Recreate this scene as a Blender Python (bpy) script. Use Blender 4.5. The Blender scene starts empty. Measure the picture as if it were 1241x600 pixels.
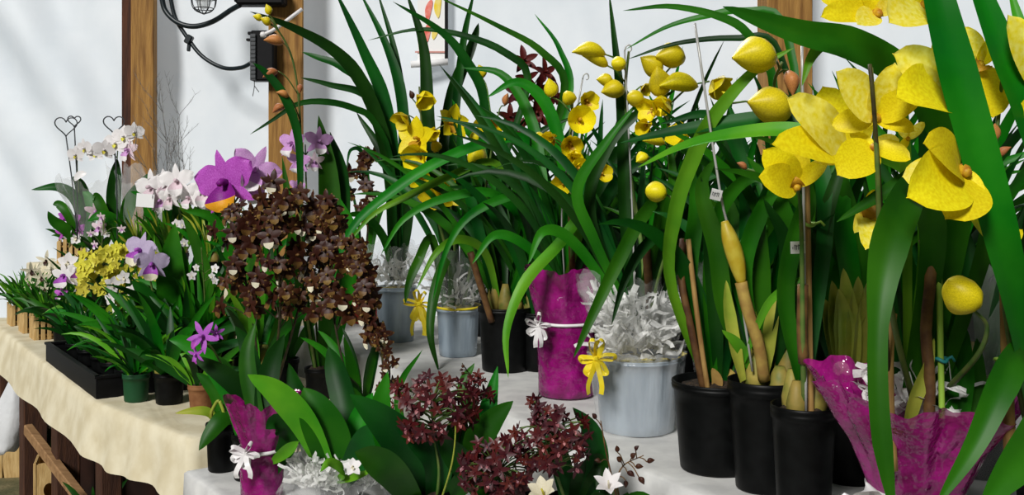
import bpy, math, random
from mathutils import Vector, Matrix, Euler, noise
random.seed(11)
SC = bpy.context.scene
COL = SC.collection
PI = math.pi
R = math.radians
F, H, HY, CX = 1200.0, 1.44, 225.0, 620.5

def W(px, py, Y):
    """a point of the place, from its bearing in the photograph and its distance"""
    return Vector(((px - CX) * Y / F, Y, H - (py - HY) * Y / F))

def rnd(a, b):
    return random.uniform(a, b)

# ------------------------------------------------------------------ materials
MATS = {}
def mat(name, c1, c2=None, scale=30.0, rough=0.5, trans=0.0, spec=0.4, vary=0.0, alpha=1.0,
        bump=0.0, bscale=40.0, metal=0.0, stretch=None, contrast=(0.35, 0.65), coat=0.0):
    if name in MATS:
        return MATS[name]
    m = bpy.data.materials.new(name)
    m.use_nodes = True
    nt = m.node_tree
    nd, lk = nt.nodes, nt.links
    b = nd['Principled BSDF']
    out = nd['Material Output']
    b.inputs['Roughness'].default_value = rough
    b.inputs['Specular IOR Level'].default_value = spec
    b.inputs['Metallic'].default_value = metal
    b.inputs['Coat Weight'].default_value = coat
    b.inputs['Coat Roughness'].default_value = 0.15
    c1 = tuple(c1) + (1,)
    col = None
    tc = nd.new('ShaderNodeTexCoord')
    src = tc.outputs['Object']
    if stretch:
        mp = nd.new('ShaderNodeMapping')
        mp.inputs['Scale'].default_value = stretch
        lk.new(src, mp.inputs['Vector'])
        src = mp.outputs['Vector']
    if c2:
        n = nd.new('ShaderNodeTexNoise')
        n.inputs['Scale'].default_value = scale
        n.inputs['Detail'].default_value = 4
        lk.new(src, n.inputs['Vector'])
        rp = nd.new('ShaderNodeValToRGB')
        rp.color_ramp.elements[0].position = contrast[0]
        rp.color_ramp.elements[1].position = contrast[1]
        rp.color_ramp.elements[0].color = c1
        rp.color_ramp.elements[1].color = tuple(c2) + (1,)
        lk.new(n.outputs['Fac'], rp.inputs['Fac'])
        col = rp.outputs['Color']
    else:
        rg = nd.new('ShaderNodeRGB')
        rg.outputs[0].default_value = c1
        col = rg.outputs[0]
    if vary:
        oi = nd.new('ShaderNodeObjectInfo')
        mr = nd.new('ShaderNodeMapRange')
        mr.inputs['To Min'].default_value = 1 - vary
        mr.inputs['To Max'].default_value = 1 + vary
        lk.new(oi.outputs['Random'], mr.inputs['Value'])
        hs = nd.new('ShaderNodeHueSaturation')
        lk.new(mr.outputs['Result'], hs.inputs['Value'])
        mh = nd.new('ShaderNodeMapRange')
        mh.inputs['To Min'].default_value = 0.5 - vary * 0.04
        mh.inputs['To Max'].default_value = 0.5 + vary * 0.04
        lk.new(oi.outputs['Random'], mh.inputs['Value'])
        lk.new(mh.outputs['Result'], hs.inputs['Hue'])
        lk.new(col, hs.inputs['Color'])
        col = hs.outputs['Color']
    lk.new(col, b.inputs['Base Color'])
    if bump:
        n2 = nd.new('ShaderNodeTexNoise')
        n2.inputs['Scale'].default_value = bscale
        n2.inputs['Detail'].default_value = 3
        lk.new(src, n2.inputs['Vector'])
        bp = nd.new('ShaderNodeBump')
        bp.inputs['Strength'].default_value = bump
        bp.inputs['Distance'].default_value = 0.01
        lk.new(n2.outputs['Fac'], bp.inputs['Height'])
        lk.new(bp.outputs['Normal'], b.inputs['Normal'])
    sh = b.outputs['BSDF']
    if trans:
        t = nd.new('ShaderNodeBsdfTranslucent')
        lk.new(col, t.inputs['Color'])
        mx = nd.new('ShaderNodeMixShader')
        mx.inputs['Fac'].default_value = trans
        lk.new(sh, mx.inputs[1]); lk.new(t.outputs[0], mx.inputs[2])
        sh = mx.outputs[0]
    if alpha < 1:
        t = nd.new('ShaderNodeBsdfTransparent')
        mx = nd.new('ShaderNodeMixShader')
        mx.inputs['Fac'].default_value = alpha
        lk.new(t.outputs[0], mx.inputs[1]); lk.new(sh, mx.inputs[2])
        sh = mx.outputs[0]
    lk.new(sh, out.inputs['Surface'])
    MATS[name] = m
    return m

LD = mat('leaf_dark', (0.002, 0.036, 0.003), (0.008, 0.075, 0.004), 6, 0.45, 0.10, 0.2, 0.35)
LM = mat('leaf_mid', (0.005, 0.092, 0.002), (0.026, 0.17, 0.005), 6, 0.45, 0.12, 0.2, 0.35)
LL = mat('leaf_light', (0.05, 0.23, 0.008), (0.13, 0.34, 0.014), 6, 0.45, 0.15, 0.2, 0.25)
LY = mat('leaf_yellow_green', (0.17, 0.26, 0.015), (0.33, 0.34, 0.03), 9, 0.45, 0.15, 0.35, 0.2)
LP = mat('leaf_base_pale', (0.22, 0.30, 0.03), (0.42, 0.42, 0.06), 14, 0.45, 0.1, 0.3, 0.2)
BULB = mat('pseudobulb_skin', (0.10, 0.13, 0.02), (0.30, 0.22, 0.05), 25, 0.55, 0, 0.3, 0.2)
SHEATH = mat('dry_sheath', (0.25, 0.14, 0.04), (0.42, 0.29, 0.07), 30, 0.7, 0.05, 0.2, 0.2)
STEMG = mat('stem_green', (0.05, 0.13, 0.02), (0.13, 0.17, 0.04), 40, 0.5, 0, 0.3, 0.2)
STEMB = mat('stem_brown', (0.07, 0.03, 0.012), (0.16, 0.085, 0.025), 40, 0.6, 0, 0.3, 0.2)
STEMD = mat('stem_dark', (0.018, 0.012, 0.008), (0.05, 0.045, 0.012), 60, 0.6, 0, 0.3, 0.2)
CANE = mat('bamboo_cane', (0.24, 0.13, 0.04), (0.40, 0.25, 0.08), 30, 0.6, 0, 0.3, 0, stretch=(3, 3, .4))
WIRE = mat('galvanised_wire', (0.42, 0.42, 0.40), None, rough=0.4, metal=0.3)
DWIRE = mat('dark_wire', (0.035, 0.04, 0.045), None, rough=0.4)
YEL = mat('petal_yellow', (0.76, 0.60, 0.004), (0.88, 0.76, 0.012), 25, 0.5, 0.18, 0.25, 0.12)
YELP = mat('petal_pale_yellow', (0.84, 0.70, 0.015), (0.92, 0.84, 0.16), 12, 0.5, 0.18, 0.25, 0.08)
YELG = mat('bud_yellow', (0.64, 0.52, 0.006), (0.84, 0.70, 0.012), 30, 0.45, 0.08, 0.3, 0.15)
LIPY = mat('lip_yellow_brown', (0.62, 0.40, 0.015), (0.35, 0.12, 0.015), 70, 0.5, 0.05, 0.25, 0.1)
DKR = mat('petal_dark_red', (0.045, 0.004, 0.004), (0.12, 0.012, 0.010), 40, 0.5, 0.05, 0.25, 0.3)
BRN = mat('petal_brown', (0.016, 0.004, 0.0015), (0.065, 0.016, 0.005), 60, 0.5, 0.03, 0.3, 0.35)
BRNT = mat('petal_brown_tip', (0.24, 0.14, 0.03), (0.07, 0.025, 0.008), 60, 0.5, 0.05, 0.3, 0.3)
WINE = mat('petal_wine', (0.030, 0.003, 0.004), (0.095, 0.008, 0.012), 60, 0.45, 0.05, 0.35, 0.45)
WINEL = mat('lip_pinkish', (0.16, 0.03, 0.04), (0.45, 0.18, 0.19), 60, 0.45, 0.05, 0.35, 0.3)
CREAM = mat('petal_cream', (0.72, 0.66, 0.45), (0.80, 0.76, 0.62), 30, 0.5, 0.15, 0.25, 0.1)
WHT = mat('petal_white', (0.80, 0.78, 0.77), (0.86, 0.82, 0.83), 30, 0.5, 0.2, 0.25, 0.08)
PNKW = mat('petal_blush', (0.70, 0.50, 0.58), (0.80, 0.70, 0.73), 25, 0.5, 0.2, 0.25, 0.1)
MAG = mat('petal_magenta', (0.42, 0.05, 0.44), (0.56, 0.13, 0.60), 30, 0.5, 0.2, 0.25, 0.1)
MAGD = mat('lip_purple', (0.16, 0.005, 0.19), (0.28, 0.02, 0.28), 40, 0.5, 0.1, 0.25, 0.1)
ORG = mat('lip_orange', (0.75, 0.28, 0.01), (0.80, 0.42, 0.02), 40, 0.5, 0.1, 0.25, 0.1)
LILAC = mat('petal_lilac', (0.56, 0.24, 0.60), (0.68, 0.42, 0.70), 30, 0.5, 0.2, 0.25, 0.1)
LAV = mat('petal_lavender', (0.36, 0.30, 0.48), (0.55, 0.46, 0.60), 30, 0.5, 0.2, 0.25, 0.1)
VIO = mat('petal_violet', (0.30, 0.05, 0.40), (0.44, 0.12, 0.52), 30, 0.5, 0.1, 0.25, 0.15)
PEACH = mat('bud_peach', (0.38, 0.11, 0.03), (0.60, 0.27, 0.09), 60, 0.5, 0.08, 0.3, 0.2)
CHART = mat('petal_chartreuse', (0.62, 0.55, 0.03), (0.70, 0.66, 0.10), 40, 0.5, 0.15, 0.25, 0.2)
POTB = mat('pot_black_plastic', (0.0018, 0.002, 0.002), (0.0035, 0.004, 0.004), 50, 0.45, 0, 0.14)
POTG = mat('pot_green_plastic', (0.008, 0.06, 0.02), None, rough=0.5, spec=0.3)
POTT = mat('pot_terracotta', (0.16, 0.065, 0.025), (0.24, 0.11, 0.045), 30, 0.8, 0, 0.2)
POTR = mat('pot_red_plastic', (0.28, 0.018, 0.012), (0.34, 0.03, 0.02), 20, 0.45, 0, 0.3)
POTS = mat('wrap_silver_blue', (0.17, 0.22, 0.27), (0.34, 0.41, 0.47), 14, 0.25, 0, 0.6, bump=0.9, bscale=24, stretch=(1, 1, .16))
SOIL = mat('potting_bark', (0.012, 0.008, 0.005), (0.05, 0.03, 0.015), 120, 0.9, bump=0.8, bscale=120)
MOSS = mat('moss_straw', (0.30, 0.25, 0.05), (0.50, 0.42, 0.10), 90, 0.9, bump=0.8, bscale=120)
MAGW = mat('magenta_cellophane', (0.20, 0.002, 0.10), (0.40, 0.010, 0.23), 22, 0.10, 0.15, 0.8, bump=1.2, bscale=30, alpha=0.86)
CELL = mat('clear_cellophane', (0.86, 0.87, 0.86), None, rough=0.10, spec=1.0, alpha=0.17, trans=0.3, bump=0.5, bscale=40)
CELT = mat('thin_cellophane', (0.88, 0.90, 0.90), None, rough=0.10, spec=0.8, alpha=0.20, trans=0.3, bump=0.6, bscale=25)
SHRED = mat('white_tulle', (0.90, 0.90, 0.88), (0.80, 0.80, 0.78), 60, 0.35, 0.25, 0.5, alpha=0.9)
SKIRT = mat('clear_wrap', (0.86, 0.89, 0.91), None, rough=0.08, spec=1.0, alpha=0.22, bump=0.5, bscale=18)
BOWW = mat('ribbon_white', (0.82, 0.80, 0.80), None, rough=0.4, trans=0.1)
BOWY = mat('ribbon_yellow', (0.82, 0.62, 0.01), (0.86, 0.72, 0.04), 60, 0.4, 0.12)
TAGM = mat('tag_paper', (0.80, 0.80, 0.80), None, rough=0.7)
INK = mat('tag_ink', (0.06, 0.06, 0.08), None, rough=0.7)
TIE = mat('tie_green', (0.25, 0.42, 0.05), None, rough=0.5)
TIEB = mat('tie_blue', (0.02, 0.22, 0.22), None, rough=0.5)
WOODB = mat('basket_wood', (0.42, 0.26, 0.09), (0.58, 0.40, 0.17), 14, 0.7, bump=0.2, stretch=(6, 6, 1))
DARKW = mat('dark_timber', (0.035, 0.012, 0.006), (0.075, 0.028, 0.012), 10, 0.8, bump=0.3, stretch=(8, 8, .8))
POSTM = mat('post_timber', (0.20, 0.09, 0.018), (0.40, 0.21, 0.05), 7, 0.7, bump=0.35, stretch=(7, 7, .5))
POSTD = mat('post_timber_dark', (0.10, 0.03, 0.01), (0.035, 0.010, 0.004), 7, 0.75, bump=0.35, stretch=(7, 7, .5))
PLY = mat('bench_timber', (0.22, 0.12, 0.05), (0.35, 0.2, 0.09), 7, 0.75, stretch=(1, 7, 7))
CLOTHW = mat('cloth_white', (0.52, 0.52, 0.51), (0.64, 0.64, 0.62), 18, 0.85, spec=0.15, bump=0.25, bscale=9)
CLOTHC = mat('cloth_cream', (0.60, 0.53, 0.36), (0.72, 0.66, 0.49), 12, 0.9, spec=0.1, bump=0.3, bscale=14)
BLK = mat('black_plastic', (0.003, 0.003, 0.0035), (0.005, 0.005, 0.006), 30, 0.5, spec=0.15)
GRYP = mat('grey_plastic', (0.06, 0.065, 0.07), None, rough=0.5)
CABLE = mat('cable_sheath', (0.006, 0.013, 0.016), None, rough=0.4)
BAG = mat('bag_white', (0.72, 0.74, 0.76), (0.80, 0.82, 0.84), 10, 0.5, 0.2, 0.3, bump=0.5, bscale=25)
FLOORM = mat('floor_earth', (0.10, 0.10, 0.05), (0.20, 0.17, 0.09), 9, 0.95, spec=0.1, bump=0.5, bscale=50)
GLASS = mat('lamp_glass', (0.75, 0.78, 0.78), None, rough=0.1, alpha=0.4)
PAPER = mat('scroll_paper', (0.88, 0.88, 0.87), None, rough=0.8)
PRED = mat('paint_red', (0.78, 0.10, 0.07), (0.84, 0.32, 0.26), 30, 0.8)
PYEL = mat('paint_yellow', (0.85, 0.62, 0.02), (0.85, 0.72, 0.25), 30, 0.8)
PINK2 = mat('scroll_band', (0.62, 0.30, 0.26), None, rough=0.8)

# ------------------------------------------------------------------ mesh building
def catmull(pts, n):
    P = [Vector(p) for p in pts]
    if len(P) == 2:
        return [P[0].lerp(P[1], i / n) for i in range(n + 1)]
    Q = [P[0] * 2 - P[1]] + P + [P[-1] * 2 - P[-2]]
    out, m = [], len(P) - 1
    for i in range(n + 1):
        t = i / n * m
        k = min(int(t), m - 1)
        t -= k
        a, b, c, d = Q[k], Q[k + 1], Q[k + 2], Q[k + 3]
        out.append(0.5 * ((2 * b) + (c - a) * t + (2 * a - 5 * b + 4 * c - d) * t * t + (3 * b - a - 3 * c + d) * t ** 3))
    return out

def tangents(P):
    T = []
    for i in range(len(P)):
        a, b = P[max(i - 1, 0)], P[min(i + 1, len(P) - 1)]
        d = b - a
        T.append(d.normalized() if d.length > 1e-9 else Vector((0, 0, 1)))
    return T

class MB:
    def __init__(s):
        s.v, s.f, s.m, s.flat = [], [], [], set()
    def face(s, idx, m=0):
        s.f.append(tuple(idx)); s.m.append(m)
    def grid(s, rows, m=0, closed=False):
        o = len(s.v); n = len(rows[0])
        for r in rows:
            s.v.extend(Vector(p) for p in r)
        for i in range(len(rows) - 1):
            for j in range(n if closed else n - 1):
                k = (j + 1) % n
                s.face((o + i * n + j, o + i * n + k, o + (i + 1) * n + k, o + (i + 1) * n + j), m)
        return o
    def tube(s, pts, r, n=6, m=0, cap=True, smooth=0):
        P = catmull(pts, smooth) if smooth else [Vector(p) for p in pts]
        T = tangents(P)
        ref = Vector((0, 0, 1)) if abs(T[0].z) < .9 else Vector((1, 0, 0))
        u = T[0].cross(ref).normalized()
        rows = []
        for i, p in enumerate(P):
            u = u - T[i] * u.dot(T[i])
            if u.length < 1e-6:
                u = T[i].orthogonal()
            u.normalize()
            w = T[i].cross(u)
            rr = r(i / max(1, len(P) - 1)) if callable(r) else r
            rows.append([p + (u * math.cos(2 * PI * k / n) + w * math.sin(2 * PI * k / n)) * rr for k in range(n)])
        o = s.grid(rows, m, True)
        if cap:
            s.face([o + k for k in range(n)][::-1], m)
            e = o + (len(rows) - 1) * n
            s.face([e + k for k in range(n)], m)
    def lathe(s, c, prof, n=32, m=0, wob=None, capb=True, capt=False, axis=None):
        c = Vector(c)
        rows = []
        for i, (r, z) in enumerate(prof):
            row = []
            for k in range(n):
                a = 2 * PI * k / n
                rr, zz = (r, z) if not wob else wob(r, z, a, i / (len(prof) - 1))
                row.append(c + Vector((rr * math.cos(a), rr * math.sin(a), zz)))
            rows.append(row)
        o = s.grid(rows, m, True)
        if capb:
            s.face([o + k for k in range(n)][::-1], m)
        if capt:
            e = o + (len(rows) - 1) * n
            s.face([e + k for k in range(n)], m)
    def box(s, c, sz, m=0, rot=None, bev=0.0):
        c = Vector(c); x, y, z = [q / 2 for q in sz]
        b = min(bev, x * .9, y * .9, z * .9)
        o = len(s.v); f0 = len(s.f)
        rt = rot if rot else Matrix.Identity(3)
        if b <= 0:
            for p in ((-x, -y, -z), (x, -y, -z), (x, y, -z), (-x, y, -z), (-x, -y, z), (x, -y, z), (x, y, z), (-x, y, z)):
                s.v.append(c + rt @ Vector(p))
            for f in ((3, 2, 1, 0), (4, 5, 6, 7), (0, 1, 5, 4), (1, 2, 6, 5), (2, 3, 7, 6), (3, 0, 4, 7)):
                s.face([o + i for i in f], m)
        else:
            rings = [(x - b, y - b, -z, 0), (x, y, -z + b, b), (x, y, z - b, b), (x - b, y - b, z, 0)]
            idx = []
            for (X, Y, Z, k) in rings:
                if k:
                    pts = [(-X + b, -Y), (X - b, -Y), (X, -Y + b), (X, Y - b), (X - b, Y), (-X + b, Y), (-X, Y - b), (-X, -Y + b)]
                else:
                    pts = [(-X, -Y), (X, -Y), (X, -Y), (X, Y), (X, Y), (-X, Y), (-X, Y), (-X, -Y)]
                row = []
                for p in pts:
                    row.append(len(s.v)); s.v.append(c + rt @ Vector((p[0], p[1], Z)))
                idx.append(row)
            for i in range(3):
                for k in range(8):
                    s.face((idx[i][k], idx[i][(k + 1) % 8], idx[i + 1][(k + 1) % 8], idx[i + 1][k]), m)
            s.face(idx[0][::-1], m); s.face(idx[3], m)
        s.flat.update(range(f0, len(s.f)))
    def leaf(s, pts, w, prof='strap', face=None, twist=0.0, fold=0.25, n=16, m=0, cols=5, sag=0.0):
        P = catmull(pts, n)
        T = tangents(P)
        fc = Vector(face) if face else Vector((rnd(-.5, .5), -1, rnd(.0, .6)))
        rows, last = [], None
        for i, p in enumerate(P):
            t = i / n
            sd = T[i].cross(fc)
            if sd.length < .25 and last is not None:
                sd = last - T[i] * last.dot(T[i])
            if sd.length < 1e-5:
                sd = T[i].orthogonal()
            sd.normalize()
            if last is not None and sd.dot(last) < 0:
                sd = -sd
            if last is not None:
                sd = (last * .6 + sd * .4); sd = (sd - T[i] * sd.dot(T[i])).normalized()
            last = sd
            q = Matrix.Rotation(twist * t, 3, T[i]) @ sd
            nm = q.cross(T[i])
            if prof == 'strap':
                k = (0.55 + 0.45 * min(1, t / .3)) * min(1, ((1 - t) / .42) ** .62 if t < 1 else 0)
            elif prof == 'broad':
                k = math.sin(PI * min(1, .10 + .90 * t)) ** .75 if t < 1 else 0
            elif prof == 'hang':
                k = (0.55 + 0.45 * min(1, t / .3)) * (1 - .50 * min(1, max(0, (t - .52) / .16))) * min(1, ((1 - t) / .12) ** .6 if t < 1 else 0)
            elif prof == 'oval':
                k = math.sin(PI * min(1, .03 + .97 * t ** .9)) ** .6 if t < 1 else 0
            else:
                k = 1
            k = max(k, .02)
            row = []
            for j in range(cols):
                c = -1 + 2 * j / (cols - 1)
                row.append(p + q * (c * w / 2 * k) + nm * (fold * w * k * (abs(c) ** 1.3) * .5))
            rows.append(row)
        s.grid(rows, m)
    def tepal(s, ang, L, Wd, cup=.3, tip=0., cross=.3, ruff=0., base=.03, m=0, ns=7, nc=5, zo=0., pr=(.75, .75), mt=None, twist=0., notch=0., kt=.62):
        d = Vector((math.sin(ang), math.cos(ang), 0)); l = Vector((math.cos(ang), -math.sin(ang), 0))
        rr, z = base, zo
        rows, ph = [], rnd(0, 6)
        for i in range(ns + 1):
            t = i / ns
            w = Wd * .5 * max(.10 if t < .5 else .03, math.sin(PI * min(1, .06 + .94 * t ** pr[0])) ** pr[1])
            row = []
            for j in range(nc):
                c = -1 + 2 * j / (nc - 1)
                zz = z + cross * c * c * w + ruff * L * math.sin(ph + 9 * t * 1.3 + c * 4) * abs(c) * t
                row.append(d * (rr - notch * L * (1 - abs(c)) * t ** 4) + l * (c * w) + Vector((0, 0, zz + twist * c * w)))
            rows.append(row)
            a = cup * (1 - t * .3) + tip * t * t
            rr += math.cos(a) * L / ns; z += math.sin(a) * L / ns
        if mt is None:
            s.grid(rows, m)
        else:
            k = max(2, int(ns * kt))
            s.grid(rows[:k + 1], m); s.grid(rows[k:], mt)
    def mesh(s, name, mats, off=None, smooth=True):
        me = bpy.data.meshes.new(name)
        o = Vector(off) if off else Vector((0, 0, 0))
        me.from_pydata([tuple(v - o) for v in s.v], [], s.f)
        for m in mats:
            me.materials.append(m)
        me.polygons.foreach_set('material_index', s.m)
        me.polygons.foreach_set('use_smooth', [smooth and i not in s.flat for i in range(len(s.f))])
        me.update()
        return me
    def build(s, name, mats, parent=None, loc=None, smooth=True):
        if not isinstance(mats, (list, tuple)):
            mats = [mats]
        base = BASE[parent.name] if parent else Vector(loc if loc else (0, 0, 0))
        o = bpy.data.objects.new(name, s.mesh(name, mats, base, smooth))
        COL.objects.link(o)
        BASE[o.name] = base
        if parent:
            o.parent = parent
        else:
            o.location = base
        return o

BASE = {}
def tag(o, label=None, cat=None, group=None, kind=None):
    if label: o['label'] = label
    if cat: o['category'] = cat
    if group: o['group'] = group
    if kind: o['kind'] = kind
    return o

def thing(name, label, cat, loc, group=None):
    o = bpy.data.objects.new(name, None)
    o.empty_display_size = .05
    COL.objects.link(o)
    o.location = Vector(loc)
    BASE[o.name] = Vector(loc)
    return tag(o, label, cat, group)

def struct(name, mb, mats, smooth=True):
    return tag(mb.build(name, mats, None, None, smooth), kind='structure')

def place(name, me, parent, pos, face=(0, -1, 0), up=(0, 0, 1), s=1.0, roll=0.0):
    """an object sharing mesh data, its +Z turned to face, its +Y to up"""
    o = bpy.data.objects.new(name, me)
    COL.objects.link(o)
    z = Vector(face).normalized(); u = Vector(up)
    y = u - z * u.dot(z)
    if y.length < 1e-4:
        y = z.orthogonal()
    y.normalize()
    x = y.cross(z)
    mtx = Matrix((x, y, z)).transposed() @ Matrix.Rotation(roll, 3, 'Z')
    b = BASE[parent.name] if parent else Vector((0, 0, 0))
    o.parent = parent
    o.matrix_local = Matrix.Translation(Vector(pos) - b) @ mtx.to_4x4() @ Matrix.Diagonal((s, s, s, 1))
    BASE[o.name] = Vector(pos)
    return o

# ------------------------------------------------------------------ flowers (unit radius about 1)
def fl(name, fn, mats):
    b = MB(); fn(b); return b.mesh(name, mats)

def column(b, m, L=.3, r=.07):
    b.tube([(0, .02, 0), (0, .05, L * .6), (0, 0, L)], lambda t: r * (1 - .2 * t), 6, m)

def cym(b, cup=.35, w=.76, tip=-.1, lipm=1):
    for a in (0, 1.22, -1.22, 2.35, -2.35):
        b.tepal(a + rnd(-.08, .08), 1 * rnd(.94, 1.05), w * rnd(.92, 1.08), cup + rnd(-.08, .08), tip, .28, m=0)
    b.tepal(PI, .62, .5, .95, -1.9, .55, .03, m=lipm, pr=(.9, .5))
    column(b, lipm, .36, .08)

FL = {}
for i in range(3):
    FL['cy%d' % i] = fl('flower_yellow_open', lambda b: cym(b, .25 + .12 * i), [YEL, LIPY])
for i in range(3):
    FL['cyc%d' % i] = fl('flower_yellow_cupped', lambda b: cym(b, .85 + .15 * i, .92, .6), [YEL, LIPY])
def round_front(b):
    for a in (0, 1.25, -1.25, 2.5, -2.5):
        b.tepal(a, .95, .85, .75, .9, .35, m=0, pr=(.8, .55))
    b.tepal(PI, .5, .42, .8, -1.9, .5, m=1, pr=(.9, .5)); column(b, 1, .4, .09)
FL['cyr'] = fl('flower_yellow_round', round_front, [YEL, LIPY])
def bud(b, L=1., r=.36, m=0, bend=.12, cleft=True, ex=.9):
    n = 10
    rows = []
    for i in range(13):
        t = i / 12
        rr = r * (math.sin(PI * min(1, .02 + .98 * t ** .8)) ** ex) if 0 < t < 1 else .02
        row = []
        for k in range(n):
            a = 2 * PI * k / n
            q = rr * (1 + (.10 * math.cos(3 * a) if cleft else 0))
            row.append((q * math.cos(a), q * math.sin(a) + bend * math.sin(PI * t), t * L))
        rows.append(row)
    b.grid(rows, m, True)
FL['bud'] = fl('bud_yellow', lambda b: bud(b), [YELG])
FL['budl'] = fl('bud_yellow_long', lambda b: bud(b, 1., .22), [YELG])
FL['budr'] = fl('bud_round', lambda b: bud(b, 1., .46, bend=.05, ex=.55), [YELG])
FL['budp'] = fl('bud_peach', lambda b: bud(b, 1., .27), [PEACH])
FL['budd'] = fl('bud_dark', lambda b: bud(b, 1., .32), [BRN])
for i in range(2):
    FL['dk%d' % i] = fl('flower_dark_red', lambda b: cym(b, .1 + .2 * i, .40, -.5), [DKR, DKR])
def onc(b):
    for a in (0, 1.3, -1.3, 2.3, -2.3):
        b.tepal(a + rnd(-.1, .1), .78 * rnd(.9, 1.1), .42, rnd(-.1, .3), rnd(-.8, .2), -.15, .05, m=0, mt=1, ns=6, kt=.85)
    b.tepal(PI, .75, .62, .3, -.7, .2, .05, m=0, mt=2, ns=6, pr=(1.25, .6))
    column(b, 1, .25, .10)
for i in range(4):
    FL['onc%d' % i] = fl('flower_brown', onc, [BRN, BRNT, CREAM if i == 0 else BRNT])
def star(b, n=5, w=.30, cup=.2):
    for k in range(n):
        b.tepal(2 * PI * k / n + rnd(-.15, .15), rnd(.85, 1.1), w * 1.45, cup + rnd(-.15, .25), rnd(-.5, .3), .2, m=0, ns=5, nc=3)
    b.tepal(PI, .55, .34, .9, -1.2, .3, m=1, ns=4, nc=3)
    column(b, 1, .22, .08)
for i in range(4):
    FL['wine%d' % i] = fl('flower_wine', star, [WINE, WINEL if i < 2 else WINE])
FL['white'] = fl('flower_white_small', lambda b: star(b, 5, .5, .1), [WHT, CREAM])
FL['chart'] = fl('flower_yellow_small', lambda b: star(b, 5, .45, .1), [CHART, CHART])
FL['spid'] = fl('flower_pale_spidery', lambda b: star(b, 5, .22, .1), [CREAM, BRN])
def cat(b, pw=.85, ruff=.07, lipw=.8, lt=2):
    for a in (0, 2.35, -2.35):
        b.tepal(a, 1., .40, .1, -.3, -.1, .02, m=0)
    for a in (1.15, -1.15):
        b.tepal(a, 1.02, pw, .15, -.4, -.05, ruff, m=0, pr=(1., .6), ns=9, nc=7)
    b.tepal(PI, .95, lipw, .7, -1.2, .6, .10, m=1, mt=lt, pr=(1.25, .5), ns=9, nc=7)
    column(b, 1, .4, .12)
FL['cat'] = fl('flower_cattleya_magenta', lambda b: cat(b, .95, .09, 1.0), [MAG, MAGD, ORG])
FL['catw'] = fl('flower_cattleya_white', lambda b: cat(b, .8), [WHT, PNKW, WHT])
FL['catp'] = fl('flower_cattleya_lilac', lambda b: cat(b, .72), [LILAC, LILAC, WHT])
FL['catl'] = fl('flower_cattleya_lavender', lambda b: cat(b, .9), [LAV, VIO, CREAM])
FL['catv'] = fl('flower_violet_narrow', lambda b: cat(b, .34, .02, .4), [VIO, VIO, MAG])
def phal(b):
    for a in (0, 2.2, -2.2):
        b.tepal(a, .95, .62, .05, -.15, .1, m=0)
    for a in (1.3, -1.3):
        b.tepal(a, 1., 1.0, .1, -.2, .08, m=0, pr=(1.1, .5), nc=7)
    b.tepal(PI, .45, .3, .9, -1, .5, m=1); column(b, 0, .3, .1)
FL['phal'] = fl('flower_phalaenopsis', phal, [WHT, CHART])
FL['milt'] = fl('flower_white_purple', lambda b: (cat(b, .6, .03, 1.1)), [WHT, VIO, WHT])
FL['pink'] = fl('flower_pink', lambda b: cat(b, .6, .03, .6), [MAG, MAGD, WHT])
FL['blush'] = fl('flower_blush', lambda b: cat(b, .6, .05, .7), [PNKW, LILAC, WHT])
FL['lily'] = fl('flower_white_trumpet', lambda b: [b.tepal(k * PI / 3, 1, .5, .9, -.4, .35, m=0) for k in range(6)] and column(b, 1, .6, .06), [WHT, CREAM])
FL['lilyc'] = fl('flower_cream_trumpet', lambda b: [b.tepal(k * PI / 3, 1, .6, 1.0, -.3, .35, m=0) for k in range(6)] and column(b, 1, .6, .06), [CREAM, CHART])

def pick(k):
    c = [q for q in FL if q == k or (q.startswith(k) and q[len(k):].isdigit())]
    return FL[random.choice(c)]
EXPO, WORLD, KEY, BACK = 0.0, 0.08, 3.6, 3.5
KEYDIR = (-.38, -.82, .62)
# ------------------------------------------------------------------ camera, light
cd = bpy.data.cameras.new('camera'); cam = bpy.data.objects.new('camera', cd); COL.objects.link(cam)
cd.sensor_fit = 'HORIZONTAL'; cd.sensor_width = 36; cd.lens = F / 1241 * 36
cd.shift_y = -(300 - HY) / 1241
cd.clip_start = .05
cam.location = (0, 0, H); cam.rotation_euler = (PI / 2, 0, 0)
SC.camera = cam
vs = SC.view_settings
vs.view_transform = 'Standard'; vs.look = 'None'; vs.gamma = 1; vs.use_curve_mapping = False; vs.exposure = EXPO
wd = bpy.data.worlds.new('daylight'); SC.world = wd; wd.use_nodes = True
wn = wd.node_tree.nodes['Background']
wn.inputs['Color'].default_value = (.92, .96, 1, 1); wn.inputs['Strength'].default_value = WORLD
def sun(name, frm, e, ang, col):
    l = bpy.data.lights.new(name, 'SUN'); l.energy = e; l.angle = R(ang); l.color = col
    o = bpy.data.objects.new(name, l); COL.objects.link(o)
    o.rotation_euler = (-Vector(frm)).to_track_quat('-Z', 'Y').to_euler()
    o.location = Vector(frm) * 6
    return o
sun('daylight_from_entrance', KEYDIR, KEY, 14, (1, .98, .95))
sun('daylight_behind_tarpaulin', (-.25, .75, .62), BACK, 20, (.95, .98, 1))

# ------------------------------------------------------------------ floor, tarpaulin walls, posts
b = MB()
b.grid([[(x, y, .004 * noise.noise(Vector((x, y, 0)) * 3)) for x in [-5 + 10 * i / 40 for i in range(41)]] for y in [-1 + 8 * j / 30 for j in range(31)]])
struct('floor', b, FLOORM)

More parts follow.
